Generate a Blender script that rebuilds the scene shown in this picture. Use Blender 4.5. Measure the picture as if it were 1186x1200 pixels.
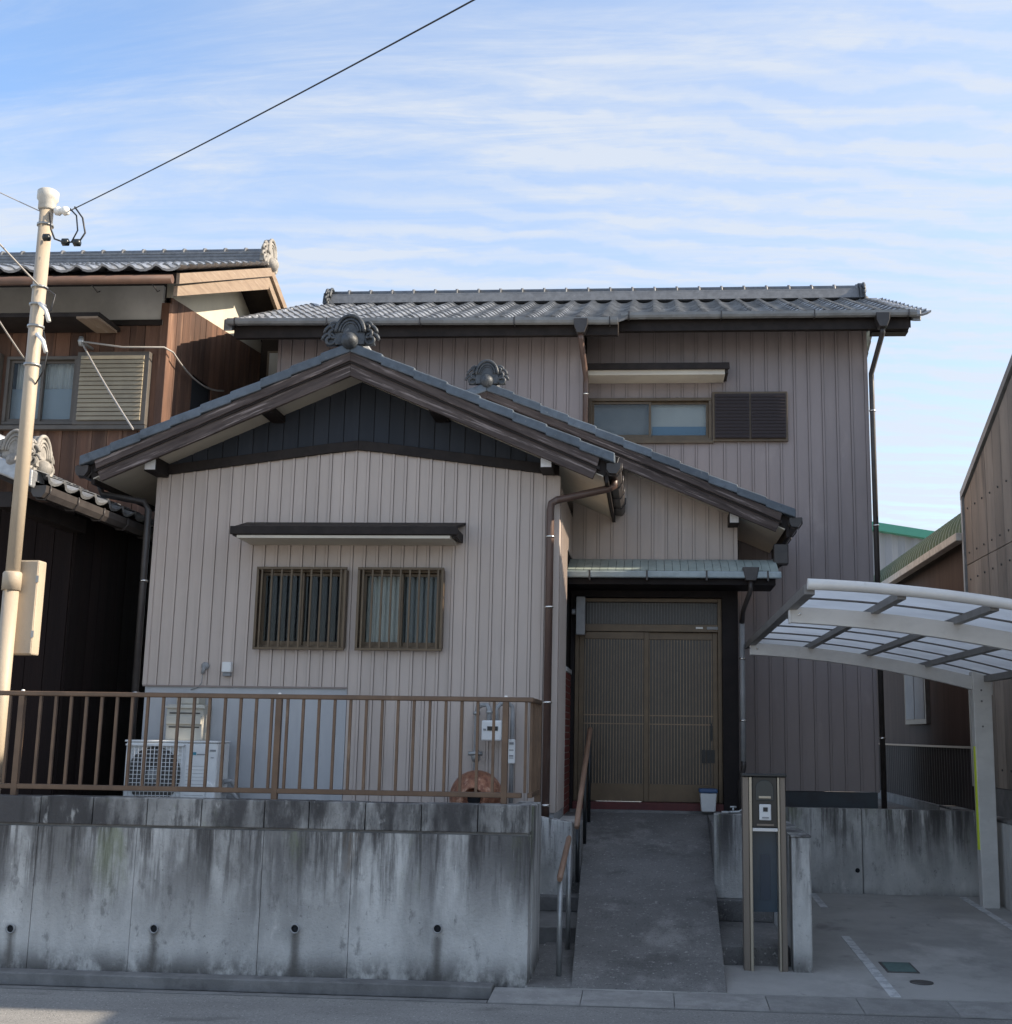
import bpy, bmesh, math, random
from mathutils import Vector, Matrix
random.seed(7)
rad = math.radians
scene = bpy.context.scene
for o in list(bpy.data.objects): bpy.data.objects.remove(o)
COL = scene.collection

# ---------------------------------------------------------------- camera
YAW, PITCH, ROLL, F = -0.07441552841486701, 0.17374338482051946, 0.015118898705528655, 1421.4645
PW, PH, PPX, PPY = 1186.0, 1200.0, 660.0, 610.0
CAMZ = 1.6
fw = Vector((math.sin(YAW)*math.cos(PITCH), math.cos(YAW)*math.cos(PITCH), math.sin(PITCH)))
ri = Vector((math.cos(YAW), -math.sin(YAW), 0)); up = ri.cross(fw)
R2 = ri*math.cos(ROLL)+up*math.sin(ROLL); U2 = up*math.cos(ROLL)-ri*math.sin(ROLL)
CP = Vector((0, 0, CAMZ))
cd = bpy.data.cameras.new('camera'); cam = bpy.data.objects.new('camera', cd); COL.objects.link(cam)
cd.sensor_fit = 'HORIZONTAL'; cd.sensor_width = 36; cd.lens = F/PW*36
cd.shift_x = (PW/2-PPX)/PW; cd.shift_y = (PPY-PH/2)/PW
cd.clip_start = .05; cd.clip_end = 2000
M = Matrix((R2, U2, -fw)).transposed().to_4x4(); M.translation = CP; cam.matrix_world = M
scene.camera = cam
def ray(x, y): return fw+R2*((x-PPX)/F)-U2*((y-PPY)/F)
def at(x, y, Y): d = ray(x, y); return CP+d*(Y/d.y)       # a pixel's direction met with the plane at depth Y
def atX(x, y, X): d = ray(x, y); return CP+d*(X/d.x)

# ---------------------------------------------------------------- light
BIG = (4.185, 3.12)
SUN_EL, SUN_AZ = 30.0, 89.0            # azimuth from +Y towards +X
w = bpy.data.worlds.new('World'); scene.world = w; w.use_nodes = True
nt = w.node_tree; nt.nodes.clear()
N = nt.nodes.new; L = nt.links.new
wo = N('ShaderNodeOutputWorld'); bg = N('ShaderNodeBackground'); bg.inputs['Strength'].default_value = .115
sky = N('ShaderNodeTexSky'); sky.sky_type = 'NISHITA'; sky.sun_disc = False
sky.sun_elevation = rad(SUN_EL); sky.sun_rotation = rad(SUN_AZ); sky.air_density = 1.0; sky.dust_density = 1.3; sky.ozone_density = 1.0
tc = N('ShaderNodeTexCoord'); sep = N('ShaderNodeSeparateXYZ'); L(tc.outputs['Generated'], sep.inputs[0])
def wmath(op, a, b=None, cl=False):
    n = N('ShaderNodeMath'); n.operation = op; n.use_clamp = cl
    for i, v in enumerate((a, b)):
        if v is None: continue
        if isinstance(v, (int, float)): n.inputs[i].default_value = v
        else: L(v, n.inputs[i])
    return n.outputs[0]
zc = wmath('ADD', wmath('MAXIMUM', sep.outputs['Z'], 0.0), .13)
px = wmath('DIVIDE', sep.outputs['X'], zc); py = wmath('DIVIDE', sep.outputs['Y'], zc)
cmb = N('ShaderNodeCombineXYZ'); L(px, cmb.inputs[0]); L(py, cmb.inputs[1])
def wnoise(scale, sx, sy, rot, detail, rough, dist, off=0):
    mp = N('ShaderNodeMapping'); L(cmb.outputs[0], mp.inputs[0]); mp.inputs['Scale'].default_value = (sx, sy, 1); mp.inputs['Rotation'].default_value = (0, 0, rad(rot)); mp.inputs['Location'].default_value = (*off, 0) if isinstance(off, tuple) else (off, off*.7, 0)
    n = N('ShaderNodeTexNoise'); n.inputs['Scale'].default_value = scale; n.inputs['Detail'].default_value = detail; n.inputs['Roughness'].default_value = rough; n.inputs['Distortion'].default_value = dist
    L(mp.outputs[0], n.inputs['Vector']); return n.outputs[0]
def wramp(v, a, b, lo=0., hi=1.):
    n = N('ShaderNodeMapRange'); n.clamp = True; n.interpolation_type = 'SMOOTHSTEP'
    n.inputs[1].default_value = a; n.inputs[2].default_value = b; n.inputs[3].default_value = lo; n.inputs[4].default_value = hi
    L(v, n.inputs[0]); return n.outputs[0]
c_big = wramp(wnoise(.42, 1, 1.25, 25, 3, .5, .15, BIG), .34, .55)
c_str = wramp(wnoise(1.5, .8, 2.6, -16, 12, .66, .75, 1.7), .40, .70)
c_fib = wramp(wnoise(4.5, .45, 3.0, -20, 12, .68, 1.1, 8.3), .36, .72)
wmp = N('ShaderNodeMapping'); L(cmb.outputs[0], wmp.inputs[0]); wmp.inputs['Rotation'].default_value = (0, 0, rad(80)); wv = N('ShaderNodeTexWave'); L(wmp.outputs[0], wv.inputs[0])
wv.inputs['Scale'].default_value = 4.2; wv.inputs['Distortion'].default_value = 7.5; wv.inputs['Detail'].default_value = 5; wv.inputs['Detail Scale'].default_value = .9; wv.inputs['Detail Roughness'].default_value = .6
c_rip = wmath('MULTIPLY', wramp(wv.outputs['Fac'], .15, .95), wramp(wnoise(.9, 1, 1, 0, 3, .5, .2, (3.4, 3.08)), .34, .54))
thin = wmath('ADD', wmath('MULTIPLY', c_str, .50), wmath('MULTIPLY', wmath('MULTIPLY', c_fib, c_str), .55))
thick = wmath('ADD', .46, wmath('ADD', wmath('MULTIPLY', c_rip, .28), wmath('MULTIPLY', c_fib, .30)))
cl = wmath('ADD', wmath('MULTIPLY', thin, .70), wmath('MULTIPLY', c_big, thick), True)
cl = wmath('MAXIMUM', cl, wramp(sep.outputs['Z'], .34, .02, 0., .75))
deep = N('ShaderNodeMix'); deep.data_type = 'RGBA'; deep.blend_type = 'MULTIPLY'; deep.inputs[0].default_value = 1; L(sky.outputs[0], deep.inputs[6]); deep.inputs[7].default_value = (.60, .665, .73, 1)
mx = N('ShaderNodeMix'); mx.data_type = 'RGBA'; L(wmath('MULTIPLY', cl, .86), mx.inputs[0]); L(deep.outputs[2], mx.inputs[6]); mx.inputs[7].default_value = (1.72, 1.84, 2.02, 1)
L(mx.outputs[2], bg.inputs['Color']); L(bg.outputs[0], wo.inputs[0])
sd = bpy.data.lights.new('sun', 'SUN'); sd.energy = 2.2; sd.angle = rad(.53); sd.color = (1, .86, .68)
so = bpy.data.objects.new('sun', sd); COL.objects.link(so)
S = Vector((math.cos(rad(SUN_EL))*math.sin(rad(SUN_AZ)), math.cos(rad(SUN_EL))*math.cos(rad(SUN_AZ)), math.sin(rad(SUN_EL))))
so.rotation_euler = S.to_track_quat('Z', 'Y').to_euler(); so.location = (20, 6, 20)
vs = scene.view_settings; vs.view_transform = 'Standard'; vs.look = 'None'; vs.gamma = 1; vs.use_curve_mapping = False
vs.exposure = 1.98

# ---------------------------------------------------------------- materials
MATS = {}
def mat(name, c, rough=.6, c2=None, scale=4, stretch=(1, 1, 1), contrast=(.35, .65), metal=0, bump=0, bscale=60, bstretch=(1, 1, 1), rnd=0, spec=.5, layers=(), detail=6, dist=0, roty=0, drips=(), runs=()):
    """c/c2 mixed by noise; layers: (colour, scale, stretch, lo, hi, amount) stains and wear; rnd: value change per piece"""
    m = bpy.data.materials.new(name); m.use_nodes = True; t = m.node_tree; b = t.nodes['Principled BSDF']
    n = t.nodes.new; l = t.links.new
    b.inputs['Roughness'].default_value = rough; b.inputs['Metallic'].default_value = metal; b.inputs['Specular IOR Level'].default_value = spec
    geo = n('ShaderNodeNewGeometry'); pos = geo.outputs['Position']
    if roty:
        vr = n('ShaderNodeVectorRotate'); vr.rotation_type = 'Y_AXIS'; vr.inputs['Angle'].default_value = roty; l(pos, vr.inputs['Vector']); pos = vr.outputs[0]
    def noise(sc, st, det=detail, off=0, d=dist):
        mp = n('ShaderNodeMapping'); l(pos, mp.inputs[0]); mp.inputs['Scale'].default_value = st; mp.inputs['Location'].default_value = (off, off*1.3, off*.6)
        x = n('ShaderNodeTexNoise'); x.inputs['Scale'].default_value = sc; x.inputs['Detail'].default_value = det; x.inputs['Roughness'].default_value = .66; x.inputs['Distortion'].default_value = d
        l(mp.outputs[0], x.inputs['Vector']); return x.outputs[0]
    def rng(v, a, bb, lo=0., hi=1.):
        r = n('ShaderNodeMapRange'); r.clamp = True; r.interpolation_type = 'SMOOTHSTEP'
        for i, q in enumerate((a, bb, lo, hi)): r.inputs[i+1].default_value = q
        l(v, r.inputs[0]); return r.outputs[0]
    cur = n('ShaderNodeRGB'); cur.outputs[0].default_value = (*c, 1); cur = cur.outputs[0]
    def mixc(f, a, col):
        x = n('ShaderNodeMix'); x.data_type = 'RGBA'; l(f, x.inputs[0]); l(a, x.inputs[6]); x.inputs[7].default_value = (*col, 1); return x.outputs[2]
    if c2: cur = mixc(rng(noise(scale, stretch), *contrast), cur, c2)
    for i, (col, sc, st, lo, hi, amt) in enumerate(layers):
        cur = mixc(rng(noise(sc, st, 8, 7.7*(i+1)), lo, hi, 0, amt), cur, col)
    for i, (col, sc, st, lo, hi, amt, z0, z1) in enumerate(drips):      # stains running down from z1, gone by z0; concrete's last only darkens the foot
        sz = n('ShaderNodeSeparateXYZ'); l(geo.outputs['Position'], sz.inputs[0]); mu = n('ShaderNodeMath'); mu.operation = 'MULTIPLY'
        l(rng(noise(sc, st, 8, 3.3*(i+2)), lo, hi, 0, amt), mu.inputs[0]); l(rng(sz.outputs['Z'], z0, z1), mu.inputs[1]); cur = mixc(mu.outputs[0], cur, col)
    for hx in runs:
        sz = n('ShaderNodeSeparateXYZ'); l(geo.outputs['Position'], sz.inputs[0])
        def ma(op, a, b_=None):
            x = n('ShaderNodeMath'); x.operation = op
            for k, q in enumerate((a, b_)):
                if q is None: continue
                if isinstance(q, (int, float)): x.inputs[k].default_value = q
                else: l(q, x.inputs[k])
            return x.outputs[0]
        dx = ma('ADD', ma('ABSOLUTE', ma('SUBTRACT', sz.outputs['X'], hx)), ma('MULTIPLY', noise(9, (1, 1, .25), 6, hx), .07))
        cur = mixc(ma('MULTIPLY', ma('MULTIPLY', rng(dx, .085, .035), .75), ma('MULTIPLY', rng(sz.outputs['Z'], .34, .29), rng(sz.outputs['Z'], -.05, .12))), cur, (.075, .068, .060))
    if rnd:
        oi = n('ShaderNodeObjectInfo'); hv = n('ShaderNodeHueSaturation'); l(rng(oi.outputs['Random'], 0, 1, 1-rnd, 1+rnd), hv.inputs['Value']); l(cur, hv.inputs['Color']); cur = hv.outputs[0]
    l(cur, b.inputs['Base Color'])
    if bump:
        bp = n('ShaderNodeBump'); bp.inputs['Strength'].default_value = bump; bp.inputs['Distance'].default_value = .01
        l(noise(bscale, bstretch, 8), bp.inputs['Height']); l(bp.outputs[0], b.inputs['Normal'])
    MATS[name] = m; return m
V3 = (1, 1, .07)
SD = dict(bump=.16, bscale=120, bstretch=(1, 1, .03), rnd=.03)
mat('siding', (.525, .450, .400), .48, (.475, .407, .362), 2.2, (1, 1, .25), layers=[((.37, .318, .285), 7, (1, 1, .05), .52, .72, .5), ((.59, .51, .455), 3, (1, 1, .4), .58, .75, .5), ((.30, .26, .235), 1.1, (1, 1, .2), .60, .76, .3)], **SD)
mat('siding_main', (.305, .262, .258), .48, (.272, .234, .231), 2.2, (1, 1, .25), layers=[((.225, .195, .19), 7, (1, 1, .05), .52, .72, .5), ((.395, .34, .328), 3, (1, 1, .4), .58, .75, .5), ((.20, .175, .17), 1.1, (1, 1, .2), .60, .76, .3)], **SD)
mat('siding_joint', (.26, .215, .195), .7)
mat('joint_main', (.15, .13, .127), .7)
mat('navy_siding', (.026, .032, .043), .6, (.034, .040, .052), 6, V3, rnd=.12, bump=.1, bscale=120, bstretch=(1, 1, .03), spec=.25)
mat('navy_joint', (.010, .012, .017), .7)
mat('dark_trim', (.017, .013, .012), .6, (.027, .021, .019), 8, spec=.25)
for nm, ra in (('barge_wood_left', rad(23.5)), ('barge_wood_right', rad(-23.5))):
    mat(nm, (.050, .035, .031), .75, (.095, .072, .064), 5, (.5, 1, 5), layers=[((.36, .30, .28), 4, (.45, 1, 9), .54, .66, .7), ((.02, .014, .013), 7, (.3, 1, 9), .56, .66, .8)], bump=.5, bscale=40, bstretch=(.15, 1, 3), roty=ra)
mat('soffit', (.62, .57, .47), .7, (.55, .50, .42), 2)
mat('beam_white', (.86, .87, .88), .5, (.74, .75, .77), 20)
mat('tile', (.36, .37, .385), .34, (.27, .28, .295), 14, rnd=.2, metal=.55, bump=.2, bscale=90, layers=[((.50, .50, .48), 26, (1, 1, 1), .6, .75, .5), ((.10, .10, .105), 8, (1, 1, 1), .56, .72, .6)])
mat('verge_tile', (.115, .140, .168), .45, (.085, .105, .127), 9, rnd=.16, metal=.2, bump=.2, bscale=60, layers=[((.25, .26, .26), 26, (1, 1, 1), .60, .72, .6), ((.04, .044, .05), 7, (1, 1, 1), .55, .70, .6)])
mat('ridge_tile', (.20, .207, .217), .5, (.15, .156, .165), 14, rnd=.15, metal=.2, bump=.2, bscale=60, layers=[((.33, .33, .32), 22, (1, 1, 1), .58, .74, .5)])
mat('ornament_tile', (.070, .079, .090), .45, (.040, .046, .053), 16, metal=.15, bump=.5, bscale=60, layers=[((.24, .245, .25), 24, (1, 1, 1), .58, .70, .6), ((.015, .017, .02), 10, (1, 1, 1), .52, .64, .7)])
mat('old_ornament', (.34, .32, .29), .7, (.20, .19, .175), 14, bump=.4, bscale=50)
mat('gutter_grey', (.23, .235, .235), .4, (.17, .172, .172), 6)
mat('gutter_dark', (.035, .030, .029), .4, (.055, .048, .045), 6)
mat('gutter_brown', (.125, .072, .052), .45, (.09, .055, .042), 5, layers=[((.22, .19, .17), 14, (1, 1, .3), .6, .75, .4)])
mat('pipe_brown', (.115, .070, .055), .42, (.085, .053, .043), 4, (1, 1, .3), layers=[((.24, .20, .18), 9, (1, 1, .12), .6, .75, .45)])
mat('chrome', (.8, .78, .74), .25, metal=1)
mat('bronze', (.125, .090, .056), .38, (.10, .072, .046), 9, metal=.35, layers=[((.25, .20, .14), 30, (1, 1, .2), .62, .75, .4)])
mat('rail_bronze', (.155, .098, .062), .40, (.115, .073, .048), 6, metal=.25, layers=[((.33, .25, .18), 12, (1, 1, .25), .58, .75, .5)])
mat('concrete', (.60, .595, .57), .85, (.45, .448, .435), 2.0, (1, 1, .45), bump=.8, bscale=45, layers=[((.27, .268, .258), 1.6, (1, 1, .6), .52, .68, .5), ((.70, .69, .66), 5, (1, 1, .30), .58, .72, .65), ((.15, .148, .145), 12, (1, 1, .5), .57, .70, .6), ((.07, .068, .066), 45, (1, 1, .8), .62, .70, .6), ((.78, .76, .72), 22, (1, 1, 1), .67, .71, .8)],
    drips=[((.13, .125, .118), .9, (1, 1, .45), .46, .60, .8, .05, .85), ((.10, .096, .096), 2.4, (1, 1, .13), .45, .60, .85, .15, .95), ((.038, .034, .033), 6, (1, 1, .09), .48, .60, .85, .34, .98), ((.06, .056, .054), 19, (1, 1, .06), .50, .60, .75, .30, .95), ((.19, .215, .12), 1.3, (1, 1, .35), .56, .66, .7, .35, .9), ((.16, .105, .06), 4, (1, 1, .12), .60, .68, .5, .3, .95), ((.74, .73, .70), 9, (1, 1, .09), .60, .67, .7, .15, .9), ((.06, .058, .056), 5, (1, 1, .6), .34, .56, .92, .24, .02)], runs=[at(q_, 1088, 8.0).x for q_ in (13, 181, 346, 513)])
mat('concrete_cap', (.36, .355, .34), .85, (.20, .198, .19), 3.0, (1, 1, .5), rnd=.14, bump=.7, bscale=45, layers=[((.24, .275, .17), 1.5, (1, 1, .8), .52, .66, .8), ((.050, .047, .048), 2.0, (1, 1, .35), .43, .57, .9), ((.045, .043, .042), 9, (1, 1, .2), .50, .62, .75), ((.62, .61, .58), 8, (1, 1, .4), .60, .70, .6), ((.05, .048, .046), 40, (1, 1, 1), .60, .70, .6)])
mat('concrete_dark', (.15, .148, .145), .8, (.22, .217, .212), 4, bump=.5, bscale=50, layers=[((.32, .315, .305), 16, (1, 1, 1), .62, .75, .5), ((.06, .058, .058), 3, (1, 1, 1), .54, .70, .6)])
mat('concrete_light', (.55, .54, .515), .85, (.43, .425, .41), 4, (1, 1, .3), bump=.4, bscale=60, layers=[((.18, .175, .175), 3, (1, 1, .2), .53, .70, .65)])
mat('ramp_concrete', (.20, .196, .19), .85, (.145, .142, .138), 1.3, bump=1, bscale=80, layers=[((.33, .322, .308), 1.6, (1, .7, 1), .54, .70, .7), ((.08, .078, .076), 2.1, (1, 1, 1), .52, .68, .65), ((.45, .44, .42), 32, (1, 1, 1), .58, .67, .7), ((.06, .058, .057), 48, (1, 1, 1), .57, .67, .75), ((.07, .068, .067), 110, (1, 1, 1), .54, .64, .6)])
mat('drive_concrete', (.43, .42, .40), .8, (.32, .313, .30), .9, bump=.6, bscale=90, layers=[((.58, .565, .54), 1.1, (1, .6, 1), .52, .68, .75), ((.16, .157, .153), 1.5, (1, .8, 1), .55, .72, .7), ((.13, .128, .125), 5, (1, .5, 1), .62, .74, .5), ((.62, .60, .57), 45, (1, 1, 1), .62, .72, .5), ((.16, .155, .15), 60, (1, 1, 1), .62, .72, .5)])
mat('kerb_concrete', (.33, .323, .31), .85, (.25, .245, .236), 6, rnd=.10, bump=.8, bscale=90, layers=[((.55, .54, .51), 45, (1, 1, 1), .60, .70, .6), ((.12, .118, .115), 40, (1, 1, 1), .60, .70, .6), ((.14, .137, .133), 3, (1, 1, 1), .56, .72, .5)])
mat('asphalt', (.23, .225, .215), .85, (.29, .283, .27), 1.0, (1, 2, 1), bump=1, bscale=90, layers=[((.52, .505, .48), 50, (1, 1, 1), .57, .66, .8), ((.07, .068, .066), 62, (1, 1, 1), .56, .65, .8), ((.38, .37, .355), 2.2, (1, 1, 1), .58, .74, .5), ((.11, .108, .104), 1.4, (1, 3, 1), .58, .70, .55)])
mat('ground_bounce', (.40, .375, .335), .9, (.33, .31, .28), 3, bump=.5)  # paler than soil so ground across the road bounces sun onto the facades
mat('yard_soil', (.17, .155, .135), .9, (.12, .11, .10), 6, bump=.6)
mat('foundation', (.47, .48, .49), .8, (.40, .41, .425), 1.6, (1, 1, .25), bump=.15, bscale=40, layers=[((.29, .30, .32), 3, V3, .52, .74, .6)])
mat('base_grey', (.075, .088, .10), .8, (.07, .072, .08), 5)
mat('brick', (.22, .050, .036), .75, (.15, .036, .028), 11, bump=.4)
mat('mortar', (.36, .33, .30), .9)
mat('porch_dark', (.013, .010, .011), .6, (.019, .015, .015), 7, spec=.2)
mat('threshold', (.12, .025, .025), .6, (.09, .02, .02), 9)
mat('copper_green', (.33, .385, .36), .5, (.26, .31, .29), 5, (1, .5, 1), bump=.15, bscale=40, layers=[((.15, .175, .165), 8, (1, .3, 1), .52, .74, .6)])
mat('awning_edge', (.36, .43, .45), .4, (.28, .34, .36), 8)
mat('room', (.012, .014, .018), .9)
mat('curtain_pale', (.70, .71, .66), .85, (.60, .61, .57), 12, V3)
mat('curtain_grey', (.24, .26, .26), .85, (.19, .205, .21), 12, V3)
mat('lattice', (.30, .215, .135), .45, (.23, .165, .105), 9, metal=.15)
mat('door_glass', (.030, .024, .020), .30, (.022, .018, .015), 2)
mat('deep_blue', (.018, .035, .060), .3)
mat('curtain_blue', (.030, .031, .036), .85, (.016, .017, .021), 14, V3)
mat('blind_grey', (.30, .31, .32), .8, (.26, .27, .28), 3)
mat('blind', (.56, .58, .58), .8, (.50, .52, .52), 3)
mat('blind_blue', (.17, .29, .42), .8)
mat('frosted', (.34, .40, .46), .3, (.29, .35, .41), 2)
mat('shutter_dark', (.040, .032, .035), .6, rnd=.08, spec=.3)
mat('alu', (.70, .69, .66), .42, (.62, .61, .585), 7, (.5, 1, 1), metal=.1, layers=[((.38, .37, .35), 8, (1, 1, 1), .60, .76, .5)])
mat('alu_dark', (.20, .195, .19), .45, (.16, .156, .152), 8, metal=.1)
mat('alu_champagne', (.42, .385, .315), .34, (.36, .33, .275), 5, V3, metal=.7)
mat('alu_champagne_dark', (.22, .19, .16), .38, (.18, .155, .132), 5, V3, metal=.4)
mat('plastic_white', (.74, .75, .74), .4, (.66, .67, .67), 6, layers=[((.50, .50, .47), 7, (1, 1, .3), .6, .78, .5)])
mat('plastic_cream', (.50, .48, .41), .5, (.43, .41, .36), 6, layers=[((.30, .29, .26), 6, (1, 1, .2), .58, .75, .5)])
mat('plastic_grey', (.33, .335, .34), .45, (.27, .275, .28), 8)
mat('plastic_black', (.014, .017, .018), .28)
mat('plastic_panel', (.030, .040, .042), .25)
mat('plastic_blue', (.035, .085, .19), .4)
mat('blue_panel', (.025, .050, .075), .25)
mat('print_black', (.02, .02, .02), .5)
mat('print_grey', (.22, .23, .24), .5)
mat('print_teal', (.03, .22, .30), .5)
mat('copper_pot', (.36, .17, .10), .40, (.20, .08, .05), 20, metal=.5, bump=1, bscale=26, layers=[((.66, .42, .30), 18, (1, 1, 1), .52, .66, .7), ((.10, .045, .03), 24, (1, 1, 1), .58, .70, .6)])
mat('hand_wood', (.30, .185, .125), .5, (.22, .135, .09), 6, (1, .2, 1), bump=.1)
mat('galvanised', (.40, .41, .41), .4, (.32, .33, .33), 14, metal=.6)
mat('pole_steel', (.46, .385, .29), .55, (.38, .315, .24), 3, (1, 1, .3), layers=[((.25, .19, .13), 4, (1, 1, .15), .52, .70, .6), ((.16, .10, .06), 14, (1, 1, .25), .62, .73, .7), ((.56, .50, .42), 9, (1, 1, .2), .60, .74, .5)], bump=.2, bscale=40)
mat('pole_cap', (.55, .53, .48), .6, (.42, .40, .36), 9, layers=[((.25, .23, .20), 12, (1, 1, .4), .56, .70, .5)], bump=.2)
mat('cable_black', (.02, .021, .024), .5)
mat('cable_grey', (.34, .32, .30), .5)
mat('old_wood', (.135, .068, .042), .75, (.070, .036, .024), 5, (1, 1, .12), rnd=.30, bump=.6, bscale=70, bstretch=(1, 1, .04), layers=[((.25, .15, .10), 11, V3, .53, .70, .65), ((.33, .275, .235), 4, (1, 1, .12), .62, .74, .7), ((.03, .018, .014), 8, V3, .56, .70, .6)])
mat('old_wood_joint', (.02, .011, .009), .9)
mat('old_plaster', (.60, .595, .57), .85, (.52, .515, .495), 3)
mat('cream_plaster', (.55, .51, .41), .85, (.49, .45, .37), 3)
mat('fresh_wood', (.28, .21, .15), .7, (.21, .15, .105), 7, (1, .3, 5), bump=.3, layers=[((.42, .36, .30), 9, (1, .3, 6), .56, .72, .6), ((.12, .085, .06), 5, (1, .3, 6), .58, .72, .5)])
mat('old_shutter', (.33, .285, .205), .5, (.28, .24, .175), 5, rnd=.05)
mat('old_frame', (.105, .092, .080), .5, (.085, .075, .066), 7)
mat('annex_dark', (.014, .008, .007), .8, (.009, .005, .005), 6, V3, bump=.4, bscale=60, bstretch=(1, 1, .04), rnd=.2, spec=.2)
mat('shed_panel', (.33, .275, .225), .7, (.25, .212, .178), 3.5, (1, 1, .25), rnd=.16, bump=.3, bscale=60, bstretch=(1, 1, .05), layers=[((.12, .105, .095), 5, (1, 1, .10), .50, .70, .7), ((.46, .36, .27), 3, (1, 1, .3), .58, .74, .6)])
mat('shed_brown', (.095, .066, .056), .6, (.075, .052, .045), 6, V3)
mat('green_metal', (.125, .175, .105), .5, (.095, .14, .085), 6, (1, 1, 1), layers=[((.24, .25, .17), 5, (1, 1, 1), .58, .74, .5)])
mat('green_paint', (.07, .30, .21), .5)
mat('far_metal', (.30, .31, .33), .6, (.25, .26, .275), 5, V3)
mat('fence_dark', (.045, .034, .033), .6, (.03, .024, .024), 9, V3)
mat('paint_white', (.62, .63, .63), .7, (.42, .43, .44), 14, contrast=(.42, .62), layers=[((.2, .2, .2), 24, (1, 1, 1), .58, .68, .8)])
mat('lid_green', (.10, .175, .165), .6, (.075, .13, .125), 20)
mat('iron', (.055, .05, .048), .6, (.09, .085, .08), 30)
mat('yellow_tape', (.62, .74, .05), .5)
mat('porcelain', (.82, .81, .77), .25)
def glass(name, tint, rough=.02):
    m = bpy.data.materials.new(name); m.use_nodes = True; t = m.node_tree; t.nodes.remove(t.nodes['Principled BSDF']); out = t.nodes['Material Output']
    lw = t.nodes.new('ShaderNodeLayerWeight'); lw.inputs[0].default_value = .5; pw_ = t.nodes.new('ShaderNodeMath'); pw_.operation = 'POWER'; pw_.inputs[1].default_value = 4; t.links.new(lw.outputs['Facing'], pw_.inputs[0])
    fr = t.nodes.new('ShaderNodeMapRange'); fr.inputs[3].default_value = .022; fr.inputs[4].default_value = .9; t.links.new(pw_.outputs[0], fr.inputs[0])
    tr = t.nodes.new('ShaderNodeBsdfTransparent'); tr.inputs[0].default_value = (*tint, 1)
    gl = t.nodes.new('ShaderNodeBsdfGlossy'); gl.inputs['Roughness'].default_value = rough
    mxx = t.nodes.new('ShaderNodeMixShader')
    for a, b in ((fr.outputs[0], mxx.inputs[0]), (tr.outputs[0], mxx.inputs[1]), (gl.outputs[0], mxx.inputs[2]), (mxx.outputs[0], out.inputs[0])): t.links.new(a, b)
    MATS[name] = m
glass('glass', (.86, .88, .88)); glass('glass_dark', (.34, .34, .34), .05)
def poly_sheet():
    m = bpy.data.materials.new('polycarbonate'); m.use_nodes = True; t = m.node_tree; t.nodes.remove(t.nodes['Principled BSDF']); out = t.nodes['Material Output']; n = t.nodes.new
    tr = n('ShaderNodeBsdfTransparent'); tr.inputs[0].default_value = (.86, .90, .92, 1)
    ts = n('ShaderNodeBsdfTranslucent'); ts.inputs[0].default_value = (.93, .94, .93, 1)
    df = n('ShaderNodeBsdfDiffuse'); df.inputs[0].default_value = (.66, .68, .68, 1)
    gs = n('ShaderNodeBsdfGlossy'); gs.inputs['Roughness'].default_value = .12
    fr = n('ShaderNodeValue'); fr.outputs[0].default_value = .05
    a = n('ShaderNodeMixShader'); a.inputs[0].default_value = .18; b = n('ShaderNodeMixShader')
    nz = n('ShaderNodeTexNoise'); nz.inputs['Scale'].default_value = 3; g = n('ShaderNodeNewGeometry'); mr = n('ShaderNodeMapRange'); c = n('ShaderNodeMixShader')
    mr.inputs[1].default_value = .3; mr.inputs[2].default_value = .7; mr.inputs[3].default_value = .74; mr.inputs[4].default_value = .92
    for x, y in ((ts.outputs[0], a.inputs[1]), (df.outputs[0], a.inputs[2]), (g.outputs['Position'], nz.inputs['Vector']), (nz.outputs[0], mr.inputs[0]), (mr.outputs[0], b.inputs[0]), (tr.outputs[0], b.inputs[1]), (a.outputs[0], b.inputs[2]), (fr.outputs[0], c.inputs[0]), (b.outputs[0], c.inputs[1]), (gs.outputs[0], c.inputs[2]), (c.outputs[0], out.inputs[0])): t.links.new(x, y)
    MATS['polycarbonate'] = m
poly_sheet()

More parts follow.
